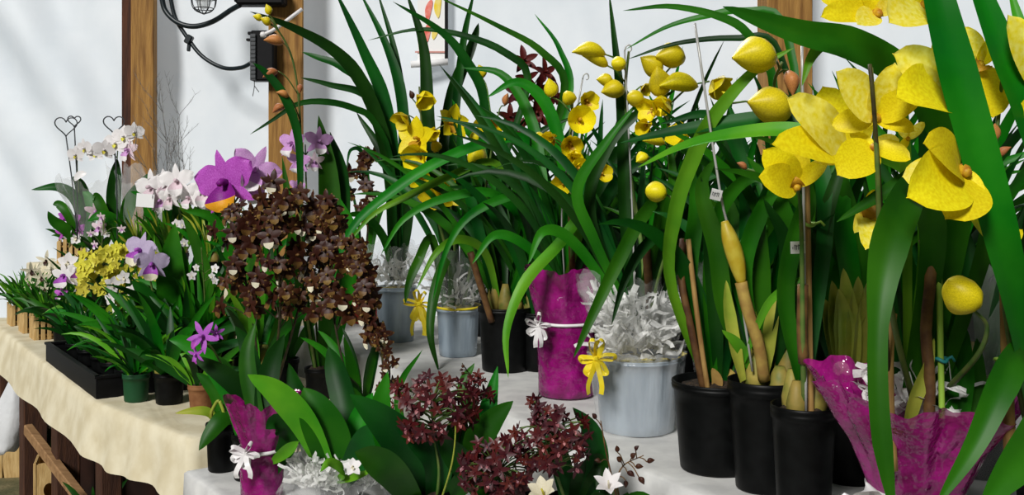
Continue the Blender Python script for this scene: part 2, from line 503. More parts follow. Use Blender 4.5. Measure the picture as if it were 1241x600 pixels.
TARP = mat('tarpaulin', (0.74, 0.79, 0.83), (0.82, 0.86, 0.89), 3, 0.6, 0.32, 0.25, bump=0.10, bscale=3)
def wall_y(x):
    return 5.44 - .2 * x
def tarp_off(x, z):
    left = max(0, min(1, (-1.6 - x) / 1.2))
    dg = x * .75 + z * .5
    o = .085 * left * math.sin(dg * 7 + math.sin(z * 2)) + .050 * left * math.sin(dg * 15 + 1)
    o += .010 * math.sin(x * 11 + z * .6) + .006 * math.sin(x * 23 + z * 1.1) + .02 * noise.noise(Vector((x * 1.3, z * .5, 3)))
    return o
b = MB()
xs = [-4.6 + 8.6 * i / 260 for i in range(261)]
b.grid([[(x, wall_y(x) + tarp_off(x, z), z) for x in xs] for z in [4.3 * j / 60 for j in range(61)]])
struct('wall_back', b, TARP)

def post(X, Y, w, dark, label, z1=4.2):
    e = thing('wooden_post', label, 'post', (X, Y, 0), 'timber posts against the white tarpaulin')
    rz = Matrix.Rotation(R(11), 3, 'Z')
    m = MB(); m.box((X, Y, z1 / 2), (w, .12, z1), 0, rz, .006); m.build('post_timber', POSTM, e)
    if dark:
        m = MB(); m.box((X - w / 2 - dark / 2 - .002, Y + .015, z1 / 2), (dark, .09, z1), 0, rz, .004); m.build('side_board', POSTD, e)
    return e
p1 = post(-2.11, 5.68, .125, .06, 'timber post farthest left, with a dark board along its left side')
p2 = post(-1.245, 5.46, .185, 0, 'brown timber post carrying the black switch box and cables')
p3 = post(1.35, 4.9, .24, 0, 'timber post at the right, behind the yellow flowers')

# switch box on the post, cable, cage lamp
Yb = 5.30
c = W(317, 67, Yb)
e = thing('switch_box', 'black electrical switch box mounted on the left of the middle timber post', 'switch box', c)
m = MB(); m.box(c + Vector((0, .05, 0)), (.125, .09, .27), 0, None, .008); m.build('box_body', BLK, e)
m = MB(); m.box(c + Vector((-.045, -.002, -.01)), (.03, .012, .25), 0, None, .003)
for k in range(11):
    m.box(c + Vector((-.045, -.010, -.12 + k * .022)), (.026, .006, .006))
m.build('ribbed_cover', GRYP, e)
m = MB(); m.box(c + Vector((-.062, .02, .12)), (.03, .03, .016), 0, None, .003); m.box(c + Vector((-.07, .02, .085)), (.03, .03, .014), 0, None, .003); m.build('clip', BLK, e)
m = MB(); q = W(306, 97, Yb)
m.tube([q + Vector((0, .03, .02)), q + Vector((.005, .02, -.03)), q + Vector((-.004, .02, -.085))], .0022, 5, smooth=6)
m.tube([q + Vector((.006, .02, -.03)), q + Vector((.02, .02, -.05)), q + Vector((.03, .02, -.062))], .0022, 5, smooth=6)
m.build('loose_wire', DWIRE, e)
Yc = 5.33
c = W(316, 2, Yc)
e = thing('junction_box', 'dark housing on top of the middle post where the thick cable ends', 'junction box', c)
m = MB(); m.box(c + Vector((0, .02, .03)), (.26, .10, .10), 0, None, .012); m.build('housing', BLK, e)
m = MB(); m.tube([c + Vector((-.14, 0, .02)), c + Vector((-.10, 0, .02))], .022, 12); m.build('cable_gland', BLK, e)
m = MB()
m.tube([W(195, -12, 5.45), W(200, 12, 5.45), W(215, 27, 5.43), W(235, 32, 5.42), W(258, 26, 5.40), W(280, 12, 5.36), W(291, 6, 5.33)], .0145, 10, smooth=40)
tag(m.build('power_cable', CABLE), 'thick dark cable sagging from the top edge to the housing on the middle post', 'cable')
m = MB()
m.tube([W(205, -12, 5.46), W(212, 20, 5.46), W(226, 44, 5.45), W(245, 68, 5.43), W(270, 82, 5.4), W(292, 82, 5.35), W(305, 76, 5.31)], .0115, 10, smooth=40)
c = W(229, 48, 5.44)
m.box(c, (.035, .04, .05), 0, Matrix.Rotation(.5, 3, 'Y'), .006); m.box(c + Vector((.0, 0, -.04)), (.018, .02, .05), 0, Matrix.Rotation(.1, 3, 'Y'), .004)
tag(m.build('looped_cable', CABLE), 'thin dark cable with a tie looping down to the black switch box', 'cable')
c = W(247, -22, 5.35)
e = thing('cage_lamp', 'bulkhead lamp in a wire cage at the top edge, left of the middle post', 'lamp', c)
m = MB()
for k in range(8):
    a = 2 * PI * k / 8
    m.tube([c + Vector((.066 * math.cos(a), .066 * math.sin(a), .03)), c + Vector((.068 * math.cos(a), .068 * math.sin(a), -.10)), c + Vector((.05 * math.cos(a), .05 * math.sin(a), -.15)), c + Vector((0, 0, -.175))], .0028, 5, smooth=12)
for z, r in ((-.02, .067), (-.09, .068), (-.145, .052)):
    m.tube([c + Vector((r * math.cos(2 * PI * k / 24), r * math.sin(2 * PI * k / 24), z)) for k in range(25)], .0028, 5)
m.build('wire_cage', DWIRE, e)
m = MB(); m.lathe(c, [(.004, -.15), (.03, -.135), (.048, -.09), (.05, -.03), (.04, .03)], 20, capt=True); m.build('bulb_glass', GLASS, e)
m = MB(); m.lathe(c, [(.075, .03), (.078, .06), (.07, .10), (.02, .115)], 24, capt=True); m.build('lamp_base', GRYP, e)
m = MB(); m.tube([W(319, 42, 5.2), W(335, 34, 5.2), W(366, 11, 5.24)], .010, 8, smooth=10); m.lathe(W(319, 42, 5.2) + Vector((0, 0, -.016)), [(.004, 0), (.014, .004), (.018, .016), (.014, .028), (.004, .032)], 12, capt=True)
tag(m.build('white_rod', BOWW), 'white rod with a rounded end slanting across the middle timber post', 'rod')

# hanging scroll picture
Ys = 5.43
e = thing('hanging_scroll', 'white hanging scroll with red and yellow paint strokes on the back tarpaulin', 'picture', W(522, 40, Ys))
def quad(mb, x0, y0, x1, y1, Y, mi=0, d=.004):
    a, c2 = W(x0, y1, Y), W(x1, y0, Y)
    mb.box((a + c2) / 2, (c2.x - a.x, d, c2.z - a.z), mi)
m = MB(); quad(m, 506, -40, 539, 74, Ys); m.build('scroll_sheet', PAPER, e)
def stroke(nm, pts, w, mt):
    m = MB(); m.leaf([W(x, y, Ys - .006) for x, y in pts], w, 'oval', (0, -1, 0), 0, 0, 16, cols=3); m.build(nm, mt, e)
stroke('red_stroke', [(523, 0), (519, 12), (518, 26)], .035, PRED)
stroke('red_stroke', [(521, 28), (518, 38), (517, 52)], .034, PRED)
stroke('yellow_stroke', [(533, -6), (530, 8), (531, 22)], .038, PYEL)
stroke('yellow_stroke', [(529, 30), (527, 38), (525, 48)], .034, PYEL)
m = MB(); quad(m, 503, 62, 539, 64, Ys - .006); m.build('lower_band', PINK2, e)
m = MB(); quad(m, 539, -40, 543, 72, Ys - .01, 0, .012); m.build('dark_edge', BLK, e)
m = MB(); m.tube([W(498, 78, Ys - .02), W(520, 77, Ys - .02), W(543, 75, Ys - .02)], .019, 12); m.build('bottom_roller', TAGM, e)

# ------------------------------------------------------------------ tables and cloths
def poly_table(name, label, pts, z, th, m, legs, legm, group=None, extra=None):
    c = sum((Vector((p[0], p[1], 0)) for p in pts), Vector()) / len(pts)
    e = thing(name, label, 'table', (c.x, c.y, 0), group)
    mb = MB(); n = len(pts)
    o = len(mb.v)
    for zz in (z - th, z):
        for p in pts: mb.v.append(Vector((p[0], p[1], zz)))
    mb.face([o + i for i in range(n)][::-1]); mb.face([o + n + i for i in range(n)])
    for i in range(n):
        k = (i + 1) % n; mb.face((o + i, o + k, o + n + k, o + n + i))
    mb.build('table_top', m, e, smooth=False)
    for (x, y, s) in legs:
        q = MB(); q.box((x, y, (z - th) / 2), (s, s, z - th), 0, Matrix.Rotation(R(37), 3, 'Z'), .004); q.build('leg', legm, e)
    return e

def crease(p, s):
    r = 1 - abs(noise.noise(Vector((p.x * 4.2 + s, p.y * 3.1, s)))) * 2.4
    q = 1 - abs(noise.noise(Vector((p.x * 2.0 - p.y * 6.5, p.y * 2.2 + p.x * 3, s + 9)))) * 2.6
    return .0030 * (max(0, r) ** 5 + max(0, q) ** 6) + .0012 * noise.noise(p * 7)

def cloth(name, label, pts, z, drops, m, mat_, wave=.008, th=.004, ns=26, flare=.03, seed=0):
    """cloth lying on the table polygon (anticlockwise), hanging down drops[i] along edge i"""
    n = len(pts)
    P = [Vector((p[0], p[1], 0)) for p in pts]
    mb = MB()
    c = sum(P, Vector()) / n
    ring, nrm, dr, frac = [], [], [], []
    for i in range(n):
        a, d = P[i], P[(i + 1) % n]
        t = (d - a).normalized(); o = Vector((t.y, -t.x, 0))
        for k in range(ns):
            ring.append(a.lerp(d, k / ns)); nrm.append(o)
            dr.append(drops[i]); frac.append(k / ns)
    N = len(ring)
    # smooth the normals and drops at the corners
    nn = []; dd = []
    for i in range(N):
        v = Vector()
        q = 0
        for k in (-2, -1, 0, 1, 2):
            v += nrm[(i + k) % N]; q += dr[(i + k) % N]
        nn.append(v.normalized()); dd.append(q / 5)
    rows = []
    for f in (.0, .1, .2, .3, .4, .5, .6, .68, .76, .84, .90, .96):
        rows.append([Vector((c.x, c.y, 0)).lerp(p, f) + Vector((0, 0, z + th + crease(Vector((c.x, c.y, 0)).lerp(p, f), seed))) for p in ring])
    rows.append([p + Vector((0, 0, z + th)) for p in ring])
    rows.append([p + nn[i] * .008 + Vector((0, 0, z - .001)) for i, p in enumerate(ring)])
    for s in (.2, .45, .7, 1.0):
        row = []
        for i, p in enumerate(ring):
            w = wave * s * (math.sin(i * .9 + seed) + .6 * math.sin(i * .37 + 2 + seed) + .8 * noise.noise(Vector((i * .21, seed, 0))))
            row.append(p + nn[i] * (.010 + flare * s + w) + Vector((0, 0, z - dd[i] * s * (1 + .06 * math.sin(i * .31 + seed)))))
        rows.append(row)
    mb.grid(rows, 0, True)
    return tag(mb.build(name, mat_), label, 'tablecloth')

CRM = [(-.87, 2.69), (-.37, 3.06), (-1.10, 3.98), (-2.49, 5.16), (-2.72, 5.13), (-1.33, 3.16)]
poly_table('display_bench', 'long dark timber bench at the left under the cream cloth', CRM, .75, .03, PLY,
           [(-.95, 2.86, .07), (-1.36, 3.34, .07), (-1.78, 3.95, .09), (-2.2, 4.55, .10), (-2.6, 5.09, .07), (-1.25, 3.92, .07), (-.55, 3.05, .07)], DARKW)
cloth('cream_tablecloth', 'cream cloth draped over the front of the left flower bench', CRM, .75, [.20, .03, .03, .10, .17, .165], CLOTHC, CLOTHC, .008, seed=3)
ub, vb = Vector((-.495, .869, 0)), Vector((.869, .495, 0))
C0 = Vector((-.88, 3.98, 0))
BK = [C0 - ub * 3.2, C0 - ub * 3.2 + vb * 1.15, C0 + vb * 1.15, C0]
BKT = [(p.x, p.y) for p in BK]
poly_table('display_table', 'raised table at the back under white cloth, carrying the big potted orchids', BKT, .87, .03, PLY,
           [tuple((C0 - ub * a + vb * q).xy) + (.06,) for a in (.15, 3.0) for q in (.1, 1.05)], DARKW)
cloth('white_tablecloth', 'white cloth on the raised back table beneath the black and wrapped pots', BKT, .87, [.15, .15, .55, .40], CLOTHW, CLOTHW, .006, seed=7, ns=40, flare=.012)
u1, v1 = Vector((.6, -.8, 0)), Vector((.8, .6, 0))
C1 = Vector((-.78, 2.38, 0))
FR = [C1, C1 + u1 * 1.5, C1 + u1 * 1.5 + v1 * .48, C1 + u1 * 1.30 + v1 * .50, C1 + v1 * .50]
FRT = [(p.x, p.y) for p in FR]
poly_table('display_table', 'low front table under white cloth, carrying the dark red orchids', FRT, .75, .03, PLY,
           [tuple((C1 + u1 * a + v1 * q).xy) + (.05,) for a in (.08, 1.4) for q in (.06, .42)], DARKW)
cloth('white_tablecloth', 'white cloth on the low front table, its corner beside the cream cloth', FRT, .75, [.45, .3, .1, .1, .45], CLOTHW, CLOTHW, .006, seed=9, flare=.012)
us, vs_ = Vector((-.768, .64, 0)), Vector((.64, .768, 0))
S0 = Vector((-1.05, 4.06, 0))
SH = [S0, S0 + vs_ * .36, S0 + us * 2.05 + vs_ * .36, S0 + us * 2.05]
SHT = [(p.x, p.y) for p in SH]
poly_table('plant_stand', 'raised stand at the back left beneath the white and magenta orchids', SHT, 1.02, .025, PLY,
           [tuple((S0 + us * a + vs_ * q).xy) + (.05,) for a in (.08, 1.97) for q in (.05, .31)], DARKW)
cloth('stand_cloth', 'cream white cloth over the raised stand at the back left', SHT, 1.02, [.23, .2, .2, .23], CLOTHW, CLOTHC, .005, seed=4, flare=.008)

# added dark sheet standing in for shade behind the bench legs, brace, crates, bag
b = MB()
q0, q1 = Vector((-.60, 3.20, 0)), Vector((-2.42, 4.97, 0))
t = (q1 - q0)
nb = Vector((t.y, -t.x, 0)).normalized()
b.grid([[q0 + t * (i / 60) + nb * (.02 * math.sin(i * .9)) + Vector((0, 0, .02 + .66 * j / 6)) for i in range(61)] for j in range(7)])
SHADEC = mat('bench_shade_dark', (0.010, 0.006, 0.005), (0.022, 0.010, 0.007), 6, 0.9, spec=0.1)  # near-black brown that puts the shade below the bench into colour
tag(b.build('under_bench_shade', SHADEC), 'added dark brown sheet standing in for the shade under the left bench', 'shade sheet')
b = MB()
a, d = W(34, 520, 4.2), W(104, 612, 3.6)
dirv = (d - a)
yq = dirv.to_track_quat('Y', 'Z').to_matrix()
b.box((a + d) / 2, (.035, dirv.length, .045), 0, yq, .004)
tag(b.build('timber_brace', PLY), 'slanting timber rail low under the left bench', 'brace')
def crate(pxc, pyb, Y, w, d, h, label, rz):
    g = W(pxc, 300, Y)
    g.z = 0
    e = thing('wooden_crate', label, 'crate', g, 'small wooden crates on the floor under the bench')
    rt = Matrix.Rotation(rz, 3, 'Z')
    for sx, nm in ((-1, 'side_panel'), (1, 'side_panel')):
        m = MB(); m.box(g + rt @ Vector((sx * (w / 2 - .006), 0, h / 2)), (.012, d, h), 0, rt, .002); m.build(nm, WOODB, e)
    m = MB()
    # front panel with a hand hole
    n = 20
    ring_i = [Vector((.022 * math.cos(2 * PI * k / n), 0, h * .62 + .03 * math.sin(2 * PI * k / n))) for k in range(n)]
    def edge(k):
        an = 2 * PI * k / n
        cx, cz = math.cos(an), math.sin(an)
        sc = min((w / 2 - .013) / max(abs(cx), 1e-6), (h * .5) / max(abs(cz), 1e-6))
        return Vector((cx * sc, 0, h * .5 + cz * sc))
    ring_o = [edge(k) for k in range(n)]
    for yy in (-d / 2, -d / 2 + .012):
        m.grid([[g + rt @ (p + Vector((0, yy, 0))) for p in ring_i], [g + rt @ (p + Vector((0, yy, 0))) for p in ring_o]], 0, True)
    m.grid([[g + rt @ (p + Vector((0, -d / 2, 0))) for p in ring_i], [g + rt @ (p + Vector((0, -d / 2 + .012, 0))) for p in ring_i]], 0, True)
    m.build('front_panel', WOODB, e, smooth=False)
    m = MB(); m.box(g + rt @ Vector((0, d / 2 - .006, h / 2)), (w - .026, .012, h), 0, rt); m.box(g + rt @ Vector((0, 0, .006)), (w - .026, d - .03, .012), 0, rt); m.build('back_and_bottom', WOODB, e)
crate(62, 600, 4.15, .12, .16, .30, 'pale wooden crate with a round hand hole, right of the dark bench leg', .35)
crate(22, 540, 4.95, .13, .14, .27, 'pale wooden crate behind the bench leg, near the hanging white bag', .2)
# white bag hanging from the bench
c = W(14, 478, 4.62)
m = MB()
rows = []
for i in range(15):
    t = i / 14
    w = .012 + .055 * math.sin(PI * min(1, t * .78)) ** 1.2 + .012 * t
    zc = c.z + .12 - .38 * t
    xc = c.x + .035 * (1 - t) - .02 * t
    rows.append([Vector((xc + w * math.cos(2 * PI * k / 18) * (1 + .12 * math.sin(3 * k + t * 4)), c.y - .02 + .6 * w * math.sin(2 * PI * k / 18) * (1 + .15 * math.cos(5 * k)), zc + .012 * math.sin(k * 1.3) * t)) for k in range(18)])
m.grid(rows, 0, True)
m.face(list(range(len(m.v) - 18, len(m.v))))
tag(m.build('plastic_bag', BAG), 'white plastic bag hanging from the far end of the cream-covered bench', 'bag')
# ------------------------------------------------------------------ plant parts
def pot(root, B, rt, rb, h, m=POTB, rim=.016, name='pot', ribs=2):
    B = Vector(B)
    pr = [(rb * .9, 0), (rb, .004)]
    for i in range(1, 6):
        t = i / 6
        pr.append((rb + (rt * .95 - rb) * t, (h - rim) * t))
    pr += [(rt * .95, h - rim - .001), (rt, h - rim), (rt * 1.01, h - rim * .55), (rt * .985, h - rim * .45), (rt * 1.01, h - rim * .3), (rt * 1.005, h - .001), (rt * .98, h), (rt * .94, h - .002), (rt * .92, h - .03)]
    b = MB(); b.lathe(B, pr, 40); return b.build(name, m, root)
def soil(root, B, r, z, m=SOIL, name='potting_mix'):
    b = MB()
    b.lathe(B, [(r, z - .012), (r * .98, z), (r * .7, z + .008), (r * .35, z + .012), (.002, z + .012)], 20, wob=lambda r_, z_, a, t: (r_, z_ + .004 * math.sin(a * 5 + r_ * 200)), capb=False)
    return b.build(name, m, root)
def leaf(root, pts, w, m=LM, name='leaf', **k):
    b = MB(); b.leaf(pts, w, **k)
    return b.build(name, m, root)
def TL(root, pts, w, m=LM, **k):
    k.setdefault('face', (rnd(-.35, .35), -1, rnd(.1, .5)))
    k.setdefault('n', 26); k.setdefault('fold', .3)
    return leaf(root, [W(*p) for p in pts], w, m, **k)
def arch(base, az, L, p0, bend, n=9, start=.0):
    p = Vector(base); out = [p.copy()]
    for i in range(n):
        t = (i + .5) / n
        a = p0 - bend * t ** 1.5
        p = p + Vector((math.cos(az) * math.cos(a), math.sin(az) * math.cos(a), math.sin(a))) * (L / n)
        out.append(p.copy())
    return out
def rleaves(root, B, n, L=(.5, .8), w=(.018, .03), p0=(62, 88), bend=(30, 110), az=(0, 360), mats=(LD, LM, LM), r=.03, up=0.0):
    for i in range(n):
        a = R(rnd(*az))
        st = Vector(B) + Vector((math.cos(a) * rnd(0, r), math.sin(a) * rnd(0, r), up))
        leaf(root, arch(st, a, rnd(*L), R(rnd(*p0)), R(rnd(*bend))), rnd(*w), random.choice(mats), face=(math.cos(a) * .6 + rnd(-.4, .4), math.sin(a) * .6 - .7, .5), n=14, fold=.35, cols=3)
def foliage(root, B, n, L=(.15, .3), w=(.02, .035), p0=(45, 88), bend=(10, 90), m=LM, prof='broad', r=.03, az=(0, 360), name='foliage'):
    b = MB()
    ms = m if isinstance(m, (list, tuple)) else [m]
    for i in range(n):
        a = R(rnd(*az))
        st = Vector(B) + Vector((math.cos(a) * rnd(0, r), math.sin(a) * rnd(0, r), 0))
        b.leaf(arch(st, a, rnd(*L), R(rnd(*p0)), R(rnd(*bend)), 6), rnd(*w), prof, (math.cos(a) * .6 + rnd(-.4, .4), math.sin(a) * .6 - .7, .5), 0, .3, 9, i % len(ms), 3)
    return b.build(name, list(ms), root)
def bulbs(root, B, n, r=.03, h=(.06, .10), w=.022, m=BULB):
    for i in range(n):
        a = 2 * PI * i / n + rnd(-.4, .4); q = Vector(B) + Vector((math.cos(a) * r, math.sin(a) * r, -.005)); hh = rnd(*h)
        b = MB(); b.lathe(q, [(w * .5, 0), (w * .95, hh * .2), (w, hh * .4), (w * .7, hh * .75), (w * .4, hh)], 10, capt=True)
        b.build('pseudobulb', m, root)
def near_on(P, q):
    k = min(range(len(P)), key=lambda i: (P[i] - q).length_squared)
    return P[k]
def spike(root, pts, r, m, flowers, pr=.0022, name='flower_spike', raw=False):
    """stem with its flowers; flowers: (point, kind, size, face, up)"""
    P = catmull(pts if raw else [W(*p) for p in pts], 28)
    b = MB()
    b.tube(P, lambda t: r * (1 - .55 * t), 7)
    for (q, k, s, fc, up) in flowers:
        back = q - Vector(fc).normalized() * s * .12
        if k.startswith('bud'):
            back = q
        k0 = min(range(len(P)), key=lambda i: (P[i] - q).length + .4 * abs(i - len(P) * .5) / len(P) * 0)
        k0 = max(0, k0 - 2)
        a = P[k0]
        if (a - back).length > .003:
            mid = a.lerp(back, .55) + Vector((0, 0, .12 * (a - back).length))
            b.tube(catmull([a, mid, back], 6), pr, 5)
    st = b.build(name, m, root)
    for (q, k, s, fc, up) in flowers:
        place('bud' if k.startswith('bud') else 'flower', pick(k), st, q, fc, up, s, 0 if k.startswith('bud') else rnd(-.2, .2))
    return st
def fw(px, py, Y, k, spx, fc=None, up=(0, 0, 1)):
    """one flower: place, kind, radius in photograph pixels, facing"""
    f = fc if fc else (rnd(-.6, .6), -1, rnd(-.35, .3))
    g = 1.22 if k.startswith('cy') else 1.1 if k in ('bud', 'budl') else 1
    return (W(px, py, Y), k, g * spx * Y / F, f, up)
def along(pts, t0, t1, n, rad, k, s, raw=False, flat=1.0, face=None):
    P = catmull(pts if raw else [W(*p) for p in pts], 40)
    out = []
    for i in range(n):
        t = t0 + (t1 - t0) * (i + rnd(.1, .9)) / n
        p = P[min(40, int(t * 40))]
        a = rnd(0, 2 * PI); rr = rad * rnd(.15, 1) * (1 - .35 * t)
        q = p + Vector((math.cos(a) * rr, math.sin(a) * rr * flat, rnd(-.4, .4) * rad))
        d = Vector((math.cos(a) * .8, math.sin(a) * .5 - .8, rnd(-.2, .3)))
        out.append((q, k, s * rnd(.8, 1.2), face or tuple(d), (0, 0, 1)))
    return out
def blob(c, rx, ry, rz, n, k, s):
    out = []
    for i in range(n):
        d = Vector((rnd(-1, 1), rnd(-1, 1), rnd(-1, 1)))
        while d.length > 1 or d.length < .2:
            d = Vector((rnd(-1, 1), rnd(-1, 1), rnd(-1, 1)))
        d = d * (.8 / max(.55, d.length)) if d.length < .7 else d
        q = c + Vector((d.x * rx, d.y * ry, d.z * rz))
        out.append((q, k, s * rnd(.75, 1.25), (d.x + rnd(-.3, .3), d.y - .8, d.z * .6 + rnd(-.2, .3)), (rnd(-.5, .5), 0, 1)))
    return out
def stake(root, pts, r, m, name='stake', ties=(), hook=False):
    P = [W(*p) for p in pts]
    b = MB(); b.tube(P, r, 8, smooth=12)
    if hook:
        t = P[-1]
        b.tube([t, t + Vector((.004, 0, .012)), t + Vector((.013, 0, .014)), t + Vector((.016, 0, .004)), t + Vector((.010, 0, -.002))], r * .9, 6, smooth=12)
    o = b.build(name, m, root)
    for (px, py, Y, mt) in ties:
        c = W(px, py, Y); q = MB()
        q.tube([c + Vector((r * 1.7 * math.cos(2 * PI * k / 14), r * 1.7 * math.sin(2 * PI * k / 14), .002 * math.sin(k))) for k in range(15)], .0028, 6)
        q.tube([c + Vector((r * 1.6, 0, 0)), c + Vector((r * 3, -.003, .005)), c + Vector((r * 4, -.003, -.002))], .0024, 6)
        q.build('tie', mt, o)
    return o
def price_tag(root, px, py, Y, w, h, rot, seed):
    c = W(px, py, Y); rt = Matrix.Rotation(rot, 3, 'Y')
    b = MB(); b.box(c, (w, .0012, h), 0, rt)
    o = b.build('price_tag', TAGM, root)
    q = MB(); rr = random.Random(seed)
    x = -w * .36
    while x < w * .36:
        ww = rr.uniform(.06, .12) * w; hh = rr.choice((.34, .42, .42, .2)) * h
        q.box(c + rt @ Vector((x, -.0012, rr.uniform(-.05, .05) * h)), (ww * .45, .0006, hh), 0, rt)
        if rr.random() < .6:
            q.box(c + rt @ Vector((x + ww * .4, -.0012, hh * .4)), (ww, .0006, h * .07), 0, rt)
        x += ww * 1.75
    q.build('handwriting', INK, o)
    return o
def bow(root, c, s, m, loops=5, tails=2, w=.3, name='bow', face=(0, -1, .1), seed=1, tl=1.0):
    rr = random.Random(seed); c = Vector(c); b = MB()
    for k in range(loops):
        a = 2 * PI * k / loops + rr.uniform(-.3, .3)
        d = Vector((math.cos(a), -.25 + rr.uniform(-.3, .1), math.sin(a))); n = Vector((-math.sin(a), 0, math.cos(a)))
        L = s * rr.uniform(.8, 1.1)
        pts = [c, c + d * L * .45 + n * L * .16, c + d * L * .95 + n * L * .14, c + d * L + Vector((0, -.02 * s, 0)), c + d * L * .9 - n * L * .16, c + d * L * .4 - n * L * .10, c]
        b.leaf(pts, s * w, 'ribbon', (d.x * .2 + .3, -.5, .9), 0, 0, 20, 0, 3)
    for k in range(tails):
        sx = (-1) ** k * rr.uniform(.15, .5)
        b.leaf([c, c + Vector((sx * s * .5, -.02, -.6 * s * tl)), c + Vector((sx * s * 1.1, -.025, -1.3 * s * tl)), c + Vector((sx * s, -.02, -1.8 * s * tl))], s * w * .8, 'ribbon', (.2, -1, .2), rr.uniform(-.8, .8), 0, 14, 0, 3)
    b.box(c + Vector((0, -.004, 0)), (s * .28, s * .22, s * .28), 0, None, s * .06)
    return b.build(name, m, root)
def tie_band(root, B, r, z, m, th=.004):
    b = MB(); b.lathe(B, [(r, z - th), (r + .003, z - th * .6), (r + .004, z), (r + .003, z + th * .6), (r, z + th)], 40, capb=False, wob=lambda r_, z_, a, t: (r_ * (1 + .01 * math.sin(6 * a)), z_ + .004 * math.sin(a)))
    return b.build('ribbon', m, root)
def wrap(root, B, prof, m, ruff=.12, jag=.03, n=84, name='wrapping', f=9, seed=0, tmin=0.0, tilt=(0, 0)):
    def wob(r, z, a, t):
        k = max(0, (t - tmin) / (1 - tmin))
        q = 1 + ruff * k * (math.sin(f * a + seed) + .5 * math.sin(f * 2.3 * a + 2 + seed) + .8 * noise.noise(Vector((math.cos(a) * 2.5, math.sin(a) * 2.5, t * 4 + seed))))
        q += .02 * noise.noise(Vector((math.cos(a) * 5, math.sin(a) * 5, t * 9 + seed)))
        zz = z + jag * k ** 3 * (math.sin(5 * a + seed) + .5 * math.sin(13 * a + 2 * seed) + .25 * math.sin(29 * a))
        zz += k * (tilt[0] * math.cos(a) + tilt[1] * math.sin(a))
        return r * q, zz
    b = MB()
    pr = []
    for i in range(len(prof) - 1):
        for k in range(5):
            t = k / 5; pr.append((prof[i][0] * (1 - t) + prof[i + 1][0] * t, prof[i][1] * (1 - t) + prof[i + 1][1] * t))
    pr.append(prof[-1])
    b.lathe(B, pr, n, 0, wob, capb=False)
    return b.build(name, m, root)
def tulle(root, c, rx, rz, n, m=SHRED, name='tulle_filling', seed=1):
    """crumpled strips and folded sheets of stiff white tulle"""
    rr = random.Random(seed); b = MB(); c = Vector(c)
    for i in range(int(n * 3.6)):
        a = rr.uniform(0, 2 * PI); q = c + Vector((math.cos(a) * rx * rr.uniform(.1, .75), math.sin(a) * rx * rr.uniform(.1, .75), rr.uniform(-.9, .5) * rz))
        pts = [q]
        d = Vector((math.cos(a), math.sin(a), rr.uniform(.1, 1.5))).normalized()
        for k in range(4):
            d = (d + Vector((rr.uniform(-.9, .9), rr.uniform(-.9, .9), rr.uniform(-.6, .8)))).normalized()
            pts.append(pts[-1] + d * rx * rr.uniform(.10, .26))
        b.leaf(pts, rx * rr.uniform(.04, .15), 'ribbon', (rr.uniform(-1, 1), -1, rr.uniform(-1, 1)), rr.uniform(-2, 2), rr.uniform(-.5, .5), 9, 0, 3)
    return b.build(name, m, root, smooth=False)
def zt(px, Y, z):
    """a spot on a table of height z, seen at px and Y away"""
    return Vector(((px - CX) * Y / F, Y, z))
# ------------------------------------------------------------------ the big orchids on the raised table
TB = .8745
GC = 'yellow orchids on the raised back table'
# -- silver pot at the back left, tall dark leaves
B = zt(480, 3.6, TB)
e = thing('potted_orchid', 'strap-leaved orchid in silver wrapped pot, dark leaves arching left across the middle post', 'potted orchid', B, GC)
pot(e, B, .076, .064, .20, POTS, name='wrapped_pot'); soil(e, B, .066, .185, MOSS)
wrap(e, B, [(.07, .19), (.09, .27), (.125, .34)], CELL, .10, .02, seed=2, name='cellophane')
tulle(e, B + Vector((0, 0, .25)), .10, .06, 26, seed=5)
for p, w, m in [
    ([(482, 340, 3.6), (481, 240, 3.6), (468, 130, 3.58), (440, 60, 3.55), (406, -12, 3.5)], .048, LD),
    ([(484, 340, 3.6), (489, 220, 3.6), (487, 125, 3.6), (470, 60, 3.62), (436, -10, 3.65)], .042, LD),
    ([(487, 340, 3.6), (493, 200, 3.62), (482, 80, 3.66), (457, -12, 3.7)], .03, LD),
    ([(478, 340, 3.6), (476, 240, 3.58), (464, 165, 3.55), (438, 100, 3.5), (405, 62, 3.45), (355, 34, 3.38), (303, 14, 3.3)], .05, LD),
    ([(478, 340, 3.6), (470, 215, 3.6), (452, 118, 3.62), (415, 82, 3.64), (385, 70, 3.66), (366, 63, 3.68)], .038, LD),
    ([(480, 340, 3.6), (466, 180, 3.6), (446, 119, 3.58), (400, 103, 3.56), (364, 94, 3.55)], .028, LD),
    ([(480, 340, 3.6), (475, 200, 3.55), (452, 146, 3.5), (430, 132, 3.47), (398, 124, 3.43), (362, 126, 3.4), (330, 146, 3.36), (303, 163, 3.33)], .024, LD),
    ([(479, 340, 3.6), (478, 280, 3.6), (470, 200, 3.63), (432, 136, 3.68)], .05, LD),
    ([(484, 340, 3.6), (492, 270, 3.6), (500, 200, 3.6), (496, 140, 3.6)], .05, LD),
    ([(476, 340, 3.6), (466, 290, 3.58), (440, 262, 3.5), (412, 262, 3.45)], .03, LM)]:
    TL(e, p, w, m)
c = W(508, 368, 3.46)
bow(e, c, .055, BOWY, 6, 3, .30, seed=3, tl=1.1)
